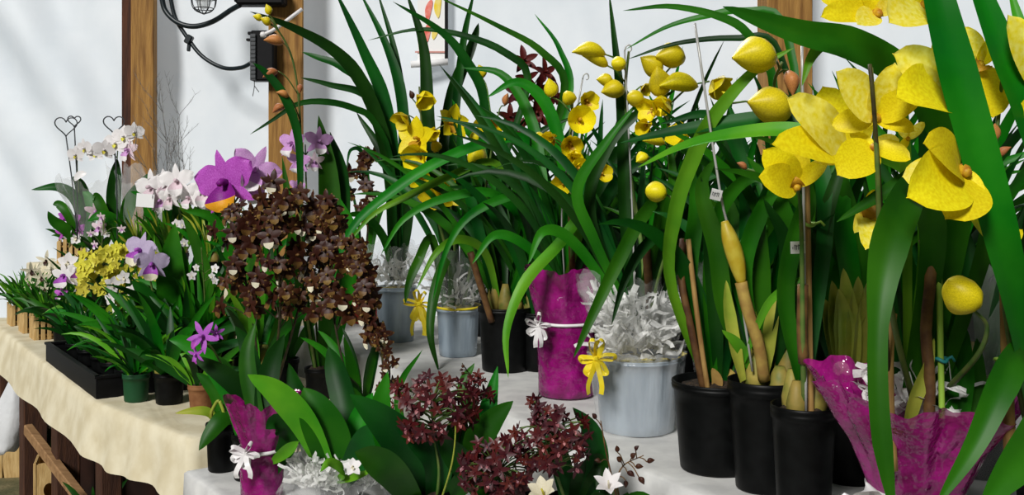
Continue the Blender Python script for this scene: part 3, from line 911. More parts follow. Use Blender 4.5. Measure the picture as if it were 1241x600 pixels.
# -- silver pot, second
B = zt(555, 3.3, TB)
e = thing('potted_orchid', 'yellow orchid in silver wrapped pot with yellow rim, its flowers just below the scroll', 'potted orchid', B, GC)
pot(e, B, .074, .062, .165, POTS, name='wrapped_pot'); soil(e, B, .064, .155, MOSS)
wrap(e, B, [(.069, .16), (.10, .26), (.15, .35)], CELL, .10, .02, seed=4, name='cellophane')
tulle(e, B + Vector((0, 0, .23)), .11, .07, 26, seed=8)
tie_band(e, B, .074, .165, BOWY)
for p, w, m in [
    ([(548, 385, 3.3), (536, 260, 3.3), (520, 160, 3.3), (514, 60, 3.3), (493, -8, 3.3)], .046, LD),
    ([(556, 385, 3.3), (575, 250, 3.28), (588, 130, 3.25), (562, 70, 3.22), (530, 35, 3.2), (476, 2, 3.15)], .034, LD),
    ([(560, 385, 3.3), (640, 230, 3.25), (684, 110, 3.2), (655, 62, 3.18), (600, 30, 3.16), (526, -6, 3.12)], .026, LM),
    ([(553, 385, 3.3), (548, 200, 3.35), (560, 60, 3.4), (575, -12, 3.4)], .03, LD),
    ([(550, 385, 3.3), (538, 230, 3.35), (546, 125, 3.4), (572, 55, 3.45), (580, 28, 3.45)], .046, LD),
    ([(555, 385, 3.3), (610, 200, 3.3), (640, 98, 3.3), (612, 64, 3.3), (560, 43, 3.3), (505, 36, 3.3), (446, 49, 3.3)], .026, LD),
    ([(560, 385, 3.3), (640, 250, 3.35), (689, 120, 3.4), (678, 60, 3.42), (648, 17, 3.44)], .026, LM),
    ([(545, 385, 3.3), (549, 305, 3.2), (530, 340, 3.12), (521, 400, 3.06), (532, 452, 3.04)], .034, LM),
    ([(541, 385, 3.3), (524, 290, 3.25), (506, 318, 3.2), (495, 345, 3.18), (491, 368, 3.17)], .03, LM),
    ([(560, 385, 3.3), (600, 250, 3.3), (632, 190, 3.3), (655, 160, 3.3), (700, 140, 3.3)], .032, LD),
    ([(562, 385, 3.3), (592, 260, 3.3), (590, 190, 3.3), (560, 150, 3.3), (548, 120, 3.3)], .034, LM)]:
    TL(e, p, w, m)
rleaves(e, B + Vector((0, 0, .18)), 16, (.4, .8), (.018, .028), az=(0, 180), mats=(LD, LD, LM))
ms = STEMG
spike(e, [(552, 380, 3.3), (540, 300, 3.25), (520, 230, 3.22), (512, 165, 3.2), (508, 105, 3.2)], .006, ms,
      [fw(508, 116, 3.18, 'cyc', 20, (.5, -.7, -.5)), fw(494, 141, 3.18, 'cyc', 17, (-.6, -.5, -.5)), fw(508, 170, 3.17, 'cy', 24, (-.5, -.8, .2)),
       fw(512, 186, 3.15, 'cyc', 24, (-.4, -.8, -.3)), fw(508, 208, 3.16, 'cyc', 19, (.1, -.8, -.5)), fw(544, 150, 3.2, 'cy', 21, (.7, -.7, .1)), fw(528, 158, 3.2, 'cyc', 15, (-.2, -.8, -.5)),
       fw(500, 120, 3.2, 'budd', 11, (-.3, -.2, 1))])
spike(e, [(556, 380, 3.3), (552, 320, 3.27), (548, 260, 3.22), (538, 225, 3.2)], .006, ms,
      [fw(533, 236, 3.18, 'cyc', 21, (-.6, -.7, -.3)), fw(546, 232, 3.16, 'cyc', 19, (.3, -.9, -.4)), fw(525, 180, 3.2, 'budr', 15, (.5, -.6, .2)), fw(540, 215, 3.18, 'cyc', 16, (.2, -.7, -.5))])
spike(e, [(560, 380, 3.3), (575, 300, 3.2), (590, 220, 3.08), (600, 150, 3.02)], .006, ms,
      [fw(597, 144, 2.98, 'cyc', 22, (-.2, -.8, -.5)), fw(596, 164, 2.98, 'cyc', 19, (.3, -.9, -.3)), fw(577, 205, 3.0, 'bud', 30, (.05, -.3, 1)), fw(576, 160, 3.3, 'budr', 18, (.1, -.3, -1)), fw(585, 95, 3.33, 'bud', 16, (-.3, -.3, 1)), fw(612, 128, 3.33, 'budp', 16, (.2, -.3, .8))])
# -- black pot, third
B = zt(612, 3.04, TB)
e = thing('potted_orchid', 'orchid in plain black pot left of the tall magenta wrap, thin leaves arching left', 'potted orchid', B, GC)
pot(e, B, .083, .07, .195); soil(e, B, .072, .175)
bulbs(e, B + Vector((0, 0, .178)), 4, .035)
for p, w, m in [
    ([(612, 385, 3.04), (656, 240, 3.0), (640, 170, 2.97), (580, 176, 2.93), (520, 202, 2.9), (470, 236, 2.88), (430, 272, 2.86), (408, 320, 2.85), (397, 374, 2.85)], .032, LM),
    ([(612, 385, 3.04), (640, 260, 3.0), (600, 198, 2.98), (545, 214, 2.96), (490, 240, 2.94), (450, 262, 2.92), (413, 306, 2.9)], .024, LL),
    ([(612, 385, 3.04), (640, 290, 2.98), (600, 236, 2.93), (540, 240, 2.9), (490, 265, 2.88), (462, 308, 2.87)], .027, LM),
    ([(612, 385, 3.04), (665, 280, 2.96), (682, 226, 2.92), (612, 240, 2.88), (566, 264, 2.86), (540, 305, 2.84), (524, 366, 2.84)], .027, LM),
    ([(608, 385, 3.04), (590, 310, 3.0), (560, 290, 2.95), (530, 305, 2.9), (505, 350, 2.88)], .026, LL),
    ([(606, 385, 3.04), (580, 280, 3.0), (560, 200, 3.0), (556, 140, 3.0)], .034, LD)]:
    TL(e, p, w, m)
rleaves(e, B + Vector((0, 0, .18)), 22, (.45, .8), (.018, .028), (66, 88), (20, 100), az=(-30, 210), mats=(LD, LD, LM))
stake(e, [(596, 390, 2.97), (583, 348, 2.95), (570, 306, 2.93)], .0105, STEMB, 'flower_stem')
# -- purple wrapped pot
B = zt(686, 2.67, TB)
e = thing('potted_orchid', 'yellow orchid in the tall magenta cellophane wrap tied with a white ribbon bow', 'potted orchid', B, GC)
wrap(e, B, [(.060, .0), (.074, .006), (.077, .10), (.079, .195), (.083, .215), (.096, .28), (.110, .345)], MAGW, .075, .007, seed=1, tmin=.55, f=7)
pot(e, B + Vector((0, 0, .004)), .070, .058, .18); soil(e, B, .062, .17)
tie_band(e, B, .083, .203, BOWW)
bow(e, W(652, 394, 2.57), .034, BOWW, 5, 2, .42, seed=9, tl=.9)
for p, w, m in [
    ([(684, 350, 2.67), (706, 262, 2.6), (677, 296, 2.55), (636, 342, 2.5), (614, 400, 2.47), (616, 458, 2.45)], .030, LL),
    ([(688, 350, 2.67), (690, 250, 2.67), (668, 140, 2.67), (630, 100, 2.67), (590, 118, 2.66)], .034, LM),
    ([(684, 350, 2.67), (660, 240, 2.7), (645, 150, 2.75), (610, 92, 2.78), (560, 82, 2.8)], .032, LM),
    ([(690, 350, 2.67), (740, 230, 2.62), (790, 190, 2.6), (850, 178, 2.58)], .03, LD),
    ([(682, 350, 2.67), (640, 300, 2.62), (600, 285, 2.6), (572, 320, 2.58)], .026, LM),
    ([(690, 350, 2.67), (720, 250, 2.67), (745, 190, 2.7), (800, 140, 2.75)], .04, LD)]:
    TL(e, p, w, m)
rleaves(e, B + Vector((0, 0, .30)), 24, (.4, .72), (.018, .030), (68, 89), (15, 100), az=(-10, 190), mats=(LD, LD, LM))
spike(e, [(690, 345, 2.67), (694, 280, 2.62), (690, 200, 2.58), (694, 120, 2.56)], .007, ms,
      [fw(702, 146, 2.44, 'cyr', 23, (.1, -1, .0)), fw(691, 123, 2.54, 'budr', 19, (-.2, -.7, .3)), fw(709, 122, 2.54, 'cyc', 17, (.4, -.9, -.1)), fw(671, 168, 2.53, 'cyc', 17, (-.5, -.8, -.1)), fw(690, 172, 2.51, 'cyc', 19, (.2, -.9, -.4)),
       fw(660, 168, 2.53, 'budr', 15, (-1, -.3, .1)), fw(694, 190, 2.52, 'cyc', 17, (.1, -1, -.2)), fw(684, 222, 2.5, 'cyc', 19, (-.3, -.9, -.2)), fw(700, 205, 2.5, 'cyr', 16, (.3, -1, .1)), fw(727, 211, 2.52, 'cyr', 15, (.5, -1, .1)), fw(668, 118, 2.55, 'bud', 22, (-.15, -.4, 1))])
stake(e, [(684, 340, 2.66), (682, 240, 2.64), (706, 96, 2.6)], .0022, WIRE, 'wire_stake', hook=True)
stake(e, [(694, 345, 2.66), (693, 300, 2.64), (692, 250, 2.62)], .009, STEMB, 'flower_stem')
# -- dark red orchid behind
B = zt(640, 3.55, TB)
e = thing('potted_orchid', 'dark red flowered orchid standing behind the magenta wrapped yellow one', 'potted orchid', B)
pot(e, B, .08, .065, .19); soil(e, B, .07, .175); bulbs(e, B + Vector((0, 0, .18)), 3)
rleaves(e, B + Vector((0, 0, .18)), 14, (.45, .75), (.02, .032), (62, 86), (20, 110), mats=(LD, LM, LD))
spike(e, [(642, 370, 3.5), (655, 260, 3.45), (655, 160, 3.4), (635, 70, 3.4)], .006, STEMB,
      [fw(635, 74, 3.38, 'dk', 21, (.2, -.9, .3)), fw(628, 112, 3.38, 'dk', 20, (-.5, -.9, -.2)), fw(652, 108, 3.37, 'dk', 22, (.3, -.9, -.3)), fw(650, 136, 3.36, 'dk', 24, (.1, -1, -.2)), fw(660, 88, 3.4, 'dk', 20, (.6, -.8, .2)), fw(632, 165, 3.38, 'dk', 22, (-.3, -1, -.2)), fw(672, 118, 3.4, 'dk', 20, (.6, -1, .2)), fw(618, 142, 3.4, 'dk', 18), fw(640, 95, 3.4, 'dk', 18)])
# -- blue pot with white filling
B = zt(772, 2.30, TB)
e = thing('potted_orchid', 'yellow orchid in the pale blue wrapped pot with a yellow bow and white tulle filling', 'potted orchid', B, GC)
pot(e, B, .104, .085, .172, POTS, .010, name='wrapped_pot'); soil(e, B, .09, .155, MOSS)
wrap(e, B, [(.092, .004), (.101, .08), (.109, .165), (.113, .19)], SKIRT, .05, .006, seed=6, name='clear_wrapping', f=14)
wrap(e, B, [(.100, .172), (.104, .176), (.110, .180)], MOSS, .05, .003, seed=2, name='straw_trim', f=19)
tulle(e, B + Vector((-.005, 0, .255)), .105, .085, 105, seed=12)
wrap(e, B, [(.088, .175), (.10, .24), (.12, .30), (.13, .345)], CELL, .14, .02, seed=9, name='cellophane')
bow(e, W(722, 434, 2.17), .040, BOWY, 6, 2, .34, seed=5, tl=1.05)
for p, w, m in [
    ([(768, 400, 2.3), (800, 250, 2.22), (778, 262, 2.16), (746, 322, 2.10), (715, 388, 2.06), (695, 434, 2.05)], .030, LM),
    ([(775, 400, 2.3), (806, 290, 2.22), (782, 298, 2.18), (758, 338, 2.14), (741, 394, 2.12)], .024, LD),
    ([(766, 400, 2.3), (756, 250, 2.33), (752, 130, 2.36), (738, -10, 2.4)], .030, LD),
    ([(770, 400, 2.3), (715, 260, 2.28), (735, 180, 2.28), (770, 140, 2.28), (820, 108, 2.28)], .028, LD),
    ([(772, 400, 2.3), (720, 290, 2.24), (700, 230, 2.22), (735, 172, 2.2), (775, 122, 2.2)], .026, LM),
    ([(772, 400, 2.3), (700, 300, 2.24), (660, 280, 2.2), (640, 320, 2.18)], .026, LM),
    ([(776, 400, 2.3), (800, 310, 2.3), (835, 230, 2.3), (900, 200, 2.3)], .03, LD),
    ([(778, 400, 2.3), (802, 300, 2.25), (815, 230, 2.2), (812, 170, 2.2)], .028, LM)]:
    TL(e, p, w, m)
rleaves(e, B + Vector((0, 0, .2)), 24, (.45, .78), (.016, .028), (68, 89), (15, 110), az=(-10, 190), mats=(LD, LD, LM))
spike(e, [(778, 400, 2.3), (780, 320, 2.33), (762, 200, 2.36), (758, 110, 2.36), (762, 62, 2.36)], .007, ms,
      [fw(734, 66, 2.33, 'budl', 40, (-1, -.35, .02)), fw(737, 80, 2.34, 'budl', 32, (-1, -.3, .35)), fw(757, 79, 2.32, 'budr', 19, (-.9, -.5, .1)), fw(743, 101, 2.33, 'bud', 20, (-1, -.3, .2)), fw(757, 110, 2.33, 'bud', 29, (-1, -.4, -.1)), fw(778, 105, 2.34, 'cyc', 12, (.5, -.7, -.5))])
stake(e, [(770, 390, 2.3), (766, 250, 2.32), (757, 62, 2.34)], .0022, WIRE, 'wire_stake', hook=True)
spike(e, [(780, 400, 2.3), (800, 320, 2.26), (812, 220, 2.24), (808, 130, 2.24), (800, 80, 2.24)], .007, ms,
      [fw(829, 73, 2.2, 'bud', 38, (-1, -.5, .05), ), fw(800, 92, 2.2, 'bud', 32, (-.6, -.3, .5)), fw(800, 118, 2.18, 'bud', 36, (-.15, -.4, 1)), fw(846, 105, 2.18, 'budl', 48, (-1, -.35, -.02)), fw(812, 126, 2.17, 'cyc', 21, (-.8, -.6, -.2)), fw(795, 132, 2.17, 'cyc', 20, (-.7, -.5, -.1)), fw(778, 122, 2.18, 'budr', 22, (-.9, -.5, .2)),
       fw(862, 100, 2.16, 'cyc', 23, (.6, -.7, -.5)), fw(785, 150, 2.17, 'cyc', 18, (-.5, -.8, -.4)), fw(830, 171, 2.14, 'cyc', 22, (-.6, -.6, .4)), fw(806, 174, 2.14, 'budl', 28, (-1, -.4, .1)), fw(785, 190, 2.16, 'bud', 18, (-.7, -.5, -.3))])
spike(e, [(784, 400, 2.3), (800, 330, 2.2), (822, 262, 2.14), (812, 238, 2.1)], .005, ms, [fw(806, 236, 2.09, 'budr', 27, (-1, -.35, .25))])
stake(e, [(788, 400, 2.3), (786, 340, 2.26), (783, 300, 2.24)], .010, STEMB, 'flower_stem')
# -- black pot
B = zt(868, 1.98, TB)
e = thing('potted_orchid', 'orchid in the plain wide black pot standing right of the pale blue wrapped pot', 'potted orchid', B, GC)
pot(e, B, .088, .071, .178); soil(e, B, .076, .162)
for p, w, m in [
    ([(862, 480, 1.98), (812, 345, 1.9), (818, 255, 1.86), (840, 190, 1.83), (864, 142, 1.8), (914, 86, 1.77), (962, 58, 1.75)], .030, LL),
    ([(872, 480, 1.98), (930, 250, 1.98), (936, 100, 1.98), (906, 42, 1.98), (870, 20, 1.98), (812, 8, 1.98), (755, 13, 1.98)], .020, LM),
    ([(876, 480, 1.98), (962, 200, 2.0), (950, 32, 2.05), (900, 14, 2.08), (855, 20, 2.1), (808, 33, 2.12), (758, 60, 2.15)], .018, LM),
    ([(876, 480, 1.98), (964, 220, 2.0), (942, 60, 2.03), (890, 47, 2.05), (820, 53, 2.07), (760, 72, 2.1)], .016, LD),
    ([(870, 480, 1.98), (902, 300, 1.98), (896, 190, 2.0), (860, 140, 2.0), (800, 150, 2.0)], .028, LD),
    ([(860, 480, 1.98), (835, 350, 1.95), (842, 260, 1.95), (838, 195, 1.95)], .034, LM),
    ([(866, 480, 1.98), (858, 350, 1.95), (870, 260, 1.93), (910, 215, 1.9), (960, 232, 1.88)], .03, LM)]:
    TL(e, p, w, m)
rleaves(e, B + Vector((.01, .02, .17)), 9, (.35, .6), (.024, .034), (70, 89), (10, 90), mats=(LD, LM))
stake(e, [(855, 482, 1.95), (838, 400, 1.93), (826, 340, 1.93), (828, 290, 1.95)], .0075, STEMB, 'flower_stem')
stake(e, [(859, 480, 1.94), (846, 390, 1.92), (834, 290, 1.92)], .0052, CANE, 'cane')
for q in ((865, 470, 1.95), (884, 470, 1.97)):
    b = MB(); b.leaf([W(q[0], q[1] + 10, q[2]), W(q[0] + 4, q[1] - 8, q[2]), W(q[0] - 2, q[1] - 24, q[2])], .022, 'oval', (0, -1, 0)); b.build('dry_sheath', SHEATH, e)
# -- tall black pot
B = zt(926, 1.85, TB)
e = thing('potted_orchid', 'orchid in tall ribbed black pot with a swollen yellow sheath and small white tag', 'potted orchid', B, GC)
pot(e, B, .067, .052, .205, rim=.026); soil(e, B, .056, .190)
bulbs(e, B + Vector((.01, -.01, .19)), 5, .032, (.05, .09), .022)
for p, w, m in [
    ([(915, 465, 1.85), (880, 380, 1.83), (868, 300, 1.82), (850, 230, 1.82), (868, 190, 1.8)], .034, LM),
    ([(930, 465, 1.85), (900, 340, 1.8), (925, 250, 1.78), (960, 215, 1.76)], .032, LM),
    ([(935, 465, 1.85), (960, 340, 1.82), (942, 240, 1.8), (905, 190, 1.8)], .036, LM),
    ([(920, 465, 1.85), (896, 420, 1.8), (875, 400, 1.78)], .02, LL),
    ([(928, 465, 1.85), (948, 390, 1.8), (952, 300, 1.78), (925, 240, 1.77)], .036, LD),
    ([(900, 440, 1.82), (930, 370, 1.74), (960, 345, 1.72), (975, 335, 1.72)], .014, LL)]:
    TL(e, p, w, m)
for p in ([(900, 462, 1.82), (890, 420, 1.8), (882, 372, 1.8), (880, 340, 1.8)], [(925, 462, 1.82), (933, 400, 1.8), (942, 350, 1.8)], [(940, 462, 1.84), (950, 400, 1.83), (952, 350, 1.83)], [(908, 462, 1.83), (913, 410, 1.83), (906, 350, 1.83)], [(948, 465, 1.83), (958, 410, 1.83), (966, 345, 1.83)]):
    TL(e, p, .026, LP, name='leaf_base')
rleaves(e, B + Vector((0, .02, .2)), 10, (.3, .5), (.024, .034), (74, 89), (5, 80), mats=(LD, LM))
stake(e, [(926, 460, 1.8), (920, 420, 1.78), (906, 375, 1.77), (898, 342, 1.77)], .011, SHEATH, 'flower_stem')
b = MB(); P = catmull([W(899, 344, 1.77), W(893, 318, 1.77), W(884, 288, 1.77), (W(878, 268, 1.77))], 14)
b.tube(P, lambda t: .004 + .012 * math.sin(PI * min(1, .12 + .8 * t)) ** 1.2, 10); b.build('flower_sheath', mat('sheath_yellow', (.42, .30, .015), (.50, .42, .05), 40, .45), e)
stake(e, [(912, 450, 1.8), (888, 300, 1.78), (872, 228, 1.78), (842, 28, 1.8)], .0024, WIRE, 'wire_stake')
price_tag(e, 868, 236, 1.76, .0195, .0195, .25, 4)
spike(e, [(925, 460, 1.84), (955, 330, 1.84), (950, 200, 1.82), (938, 110, 1.8), (948, 75, 1.78)], .0055, STEMG, [fw(940, 74, 1.76, 'bud', 55, (-1, -.35, .02)), fw(956, 141, 1.74, 'bud', 56, (-1, -.4, .28)), fw(955, 85, 1.8, 'budp', 34, (.1, -.3, -1)), fw(888, 125, 1.9, 'budl', 18, (-1, -.2, 1)), fw(905, 205, 1.84, 'budp', 15, (-1, -.2, .6))])
# -- third black pot
B = zt(974, 1.68, TB)
e = thing('potted_orchid', 'yellow orchid tied to a cane in small black pot against the large magenta wrap', 'potted orchid', B, GC)
pot(e, B, .055, .043, .195, rim=.022); soil(e, B, .046, .18); bulbs(e, B + Vector((0, 0, .18)), 3, .022, (.05, .08), .018)
stake(e, [(983, 560, 1.66), (980, 400, 1.655), (976, 180, 1.65)], .0068, CANE, 'cane', ties=((979, 272, 1.65, TIE),))
stake(e, [(977, 500, 1.64), (974, 250, 1.635), (972, 56, 1.63)], .0024, WIRE, 'wire_stake', hook=True)
price_tag(e, 967, 300, 1.62, .024, .020, -.03, 8)
for p, w, m in [
    ([(972, 490, 1.68), (1000, 250, 1.7), (962, 152, 1.74), (910, 147, 1.78), (825, 158, 1.83), (752, 173, 1.88)], .036, LD),
    ([(974, 490, 1.68), (988, 370, 1.7), (996, 250, 1.72), (1000, 170, 1.72)], .028, LD),
    ([(976, 490, 1.68), (950, 350, 1.7), (985, 230, 1.72), (1020, 190, 1.72)], .036, LM),
    ([(975, 490, 1.68), (985, 330, 1.7), (1010, 230, 1.7), (1040, 150, 1.7)], .026, LD)]:
    TL(e, p, w, m)
st = spike(e, [(975, 490, 1.66), (973, 420, 1.62), (972, 330, 1.6), (970, 250, 1.58), (963, 215, 1.56)], .0055, STEMG, [])
b = MB(); b.tube([W(974, 440, 1.63), W(972, 400, 1.62), W(973, 345, 1.61)], .009, 8, smooth=6); b.build('dry_sheath', STEMB, e)
YF = e
# -- orchid standing behind the magenta wrap: pale leaf bases
B = zt(1030, 1.9, TB)
e = thing('potted_orchid', 'orchid behind the large magenta wrap, its pale yellow leaf bases showing over the edge', 'potted orchid', B, GC)
pot(e, B, .06, .05, .17); soil(e, B, .052, .155)
b0 = B + Vector((0, 0, .16))
for i, (x0, x1, x2, ty) in enumerate([(1020, 1012, 1008, 350), (1026, 1028, 1022, 335), (1032, 1038, 1040, 345), (1036, 1046, 1052, 350), (1022, 1020, 1016, 360), (1042, 1056, 1066, 380), (1015, 1002, 998, 372)]):
    TL(e, [(x0, 470, 1.9), (x1, 400, 1.80), (x2, ty - 10, 1.76)], .042, LP, name='leaf_base', fold=.5)
for p, w, m in [([(1028, 460, 1.9), (1030, 350, 1.84), (1020, 260, 1.8), (1025, 180, 1.8)], .040, LM), ([(1030, 460, 1.9), (1045, 350, 1.88), (1058, 270, 1.88), (1045, 190, 1.9)], .044, LD), ([(1025, 460, 1.9), (1008, 350, 1.88), (1000, 270, 1.88), (985, 200, 1.9)], .044, LM)]:
    TL(e, p, w, m)
rleaves(e, b0, 12, (.35, .6), (.024, .034), (72, 89), (5, 80), az=(10, 170), mats=(LD, LD, LM))
b = MB(); b.leaf([W(1012, 452, 1.7), W(1020, 446, 1.68), W(1030, 454, 1.68)], .022, 'oval', (0, -1, .5)); b.build('dry_sheath', CREAM, e)
# -- the rear row, mostly leaves
def rear(px, Y, label, n=16, name='potted_orchid', L=(.38, .72), sleeve=False):
    B = zt(px, Y, TB)
    e = thing(name, label, 'potted orchid', B, 'leafy orchids in black pots along the back of the raised table')
    pot(e, B, .075, .06, .18); soil(e, B, .064, .165); bulbs(e, B + Vector((0, 0, .165)), 4)
    rleaves(e, B + Vector((0, 0, .17)), int(n * 2.3), L, (.020, .034), (66, 89), (8, 85), mats=(LD, LD, LM), r=.05)
    if sleeve:
        wrap(e, B, [(.06, .0), (.085, .18), (.11, .30), (.13, .40)], CELL, .09, .02, seed=px, name='cellophane', f=6)
    return e
rear(715, 3.25, 'leafy orchid in black pot between the dark red and the pale blue potted ones', 16)
rear(790, 2.95, 'leafy orchid in black pot behind the pale blue wrapped pot', 16)
rear(878, 2.45, 'leafy orchid in a clear cellophane sleeve behind the wide black pot', 16, sleeve=True)
rear(955, 2.45, 'leafy orchid in black pot behind the tall ribbed black pot', 18)
rear(1045, 2.35, 'leafy orchid in black pot at the back, in line with the right timber post', 18)
rear(1185, 1.95, 'leafy orchid in a clear cellophane sleeve at the far right behind the magenta wrap', 16, sleeve=True)
rear(655, 3.05, 'leafy orchid in black pot behind the magenta wrapped pot, right of the plain black pot', 14)
rear(590, 3.75, 'leafy orchid in black pot at the back, behind the plain black pot', 16)
rear(690, 3.85, 'leafy orchid in black pot in the rearmost row, behind the dark red orchid', 16)
rear(840, 2.9, 'leafy orchid in black pot in the rearmost row, right of the pale blue pot', 16)
rear(985, 2.12, 'leafy orchid in black pot behind the cane of the small black pot', 16)
rear(1100, 1.92, 'leafy orchid in black pot straight behind the large magenta wrap', 16)
rear(1125, 2.25, 'leafy orchid in black pot at the back behind the right end of the magenta wrap', 14)
# ------------------------------------------------------------------ the nearest plants at the right
LIPB = mat('lip_near', (0.66, 0.42, 0.02), (0.40, 0.14, 0.02), 120, .5, .1, .25)
def petal_mesh(L, Wd, cup, tip, cross, ruff, mt, pr=(.8, .62)):
    b = MB(); b.tepal(0, L, Wd, cup, tip, cross, ruff, .02, 0, 12, 9, pr=pr); return b.mesh('petal', [mt])
PET = [petal_mesh(1, .86, .25, -.3, .22, .015, YELP), petal_mesh(1, .74, .45, -.1, .30, .02, YEL), petal_mesh(1, .84, .15, .3, .20, .02, YELP), petal_mesh(1, .80, .6, .4, .34, .015, YEL)]
PETC = [petal_mesh(1, .95, .95, .7, .35, .01, YEL, (.8, .5)), petal_mesh(1, .9, .8, .6, .38, .01, YEL, (.8, .5))]
def lip_mesh():
    b = MB(); b.tepal(0, .66, .55, 1.0, -2.2, .6, .04, .02, 0, 12, 9, pr=(.95, .5)); return b.mesh('lip', [LIPB])
LIPM = lip_mesh()
def big_flower(root, px, py, Y, spx, face, up=(0, 0, 1), angs=(0, 1.2, -1.2, 2.35, -2.35), cupped=False, lip=True, roll=0, lean=None):
    s = 1.12 * spx * Y / F
    c = W(px, py, Y)
    z = Vector(face).normalized(); u = Vector(up); y = (u - z * u.dot(z)).normalized(); x = y.cross(z)
    cm = MB(); cm.tube([c - z * s * .30, c - z * s * .12, c, c + (z + y * .25) * s * .18, c + (z + y * .1) * s * .36], lambda t: s * (.05 + .035 * math.sin(PI * t)), 8, smooth=10)
    o = cm.build('flower', LIPY, root)
    for i, a in enumerate(angs):
        a += roll
        d = y * math.cos(a) + x * math.sin(a)
        me = random.choice(PETC if cupped else PET)
        p = place('petal', me, o, c, z, d, s * rnd(.92, 1.08))
    if lip:
        a = PI + roll
        place('lip', LIPM, o, c + z * s * .06, z, y * math.cos(a) + x * math.sin(a), s)
    return o
def near_flower(root, cx, cy, Y, tips, lip=None, facing=(0, -1, .25)):
    """a big flower: centre, and each petal by where its tip points"""
    c = W(cx, cy, Y)
    L0 = sum((W(t[0], t[1], Y + t[2]) - c).length for t in tips) / len(tips)
    z0 = Vector(facing).normalized()
    cm = MB(); cm.tube([c - z0 * L0 * .12, c, c + z0 * L0 * .10 + Vector((0, 0, -L0 * .05)), c + z0 * L0 * .22 + Vector((0, 0, -L0 * .10))], lambda t: L0 * (.06 + .05 * math.sin(PI * t)), 8, smooth=10)
    o = cm.build('flower', LIPB, root)
    for (tx, ty, dy, wd, cu, mt) in tips:
        d = W(tx, ty, Y + dy) - c; L = d.length
        b = MB(); b.tepal(0, 1.06, wd, cu, -cu * 1.2, rnd(.12, .3), .012, .02, 0, 12, 9, pr=(.95, .5), notch=-.02)
        z = Vector(facing) + Vector((rnd(-.3, .3), 0, rnd(-.2, .3)))
        place('petal', b.mesh('petal', [mt]), o, c, z - d * (z.dot(d) / d.length_squared), d, L)
    if lip:
        d = W(lip[0], lip[1], Y - .02) - c
        z = Vector(facing); place('lip', LIPM, o, c, z - d * (z.dot(d) / d.length_squared), d, d.length * 1.2)
    return o
B = zt(1108, 1.5, TB)
e = thing('potted_orchid', 'large yellow orchid nearest at the right in the wide flaring magenta cellophane wrap', 'potted orchid', B, GC)
pot(e, B + Vector((0, 0, .003)), .056, .046, .15); soil(e, B, .048, .135)
wrap(e, B, [(.050, 0), (.058, .006), (.066, .10), (.098, .18), (.148, .262)], MAGW, .09, .008, n=160, seed=3, tmin=.3, f=7, tilt=(-.012, .012))
wrap(e, B, [(.060, .10), (.085, .17), (.118, .235)], MAGW, .16, .016, n=110, seed=8, tmin=.1, f=5, name='inner_wrapping')
tie_band(e, B, .068, .11, BOWW)
c = W(1046, 596, 1.385)
b = MB(); rt = Matrix.Rotation(-.25, 3, 'Y')
b.leaf([c + Vector((-.008, 0, -.012)), c + Vector((-.003, -.012, .006)), c + Vector((.010, -.012, .010)), c + Vector((.016, 0, -.008)), c + Vector((.010, .008, -.016)), c + Vector((-.006, .006, -.014))], .028, 'ribbon', (.1, -.3, 1), 0, 0, 20, 0, 3)
b.leaf([c + Vector((-.010, 0, -.012)), c + Vector((-.024, -.006, -.006)), c + Vector((-.034, 0, -.016)), c + Vector((-.020, .004, -.024))], .022, 'ribbon', (.1, -.3, 1), 0, 0, 14, 0, 3)
b.leaf([c + Vector((0, 0, -.012)), c + Vector((.02, -.008, -.03)), c + Vector((.01, -.01, -.06))], .016, 'ribbon', (.1, -1, .2), .6, 0, 12, 0, 3)
b.build('bow', BOWW, e)
tulle(e, B + Vector((0, .02, .25)), .09, .04, 24, seed=21)
for p, w, m, *pf in [
    ([(1120, 470, 1.5), (1165, 240, 1.45), (1130, 135, 1.4), (1085, 84, 1.37), (1030, 54, 1.34), (975, 42, 1.32), (925, 26, 1.31), (876, 8, 1.3)], .046, LM),
    ([(1100, 470, 1.5), (1095, 160, 1.45), (1068, 72, 1.4), (1030, 48, 1.37), (1000, 52, 1.35), (982, 72, 1.34), (972, 104, 1.33)], .022, LL),
    ([(1100, 470, 1.5), (1120, 300, 1.5), (1105, 215, 1.5), (1060, 185, 1.5), (1010, 170, 1.52), (950, 158, 1.55), (880, 164, 1.6), (825, 178, 1.65), (773, 203, 1.7)], .030, LL),
    ([(1104, 470, 1.48), (1130, 300, 1.4), (1112, 225, 1.3), (1088, 262, 1.22), (1070, 330, 1.18), (1063, 420, 1.16), (1067, 520, 1.15), (1083, 625, 1.15)], .046, LM, 'hang'),
    ([(1140, 470, 1.48), (1200, 270, 1.4), (1180, 182, 1.34), (1150, 186, 1.31), (1112, 211, 1.29), (1062, 240, 1.28), (1014, 269, 1.27)], .030, LM),
    ([(1092, 470, 1.5), (1075, 380, 1.5), (1062, 300, 1.5), (1040, 250, 1.5)], .034, LD),
    ([(1134, 470, 1.5), (1145, 380, 1.5), (1136, 300, 1.5), (1120, 260, 1.5)], .034, LM),
    ([(1140, 480, 1.5), (1156, 400, 1.5), (1172, 320, 1.5), (1160, 250, 1.52)], .034, LD),
    ([(1112, 480, 1.5), (1110, 400, 1.52), (1100, 330, 1.52), (1095, 280, 1.52)], .03, LM),
    ([(1095, 545, 1.44), (1106, 490, 1.42), (1122, 450, 1.42), (1132, 410, 1.42)], .022, LP)]:
    TL(e, p, w, m, cols=7, n=34, prof=pf[0] if pf else 'strap')
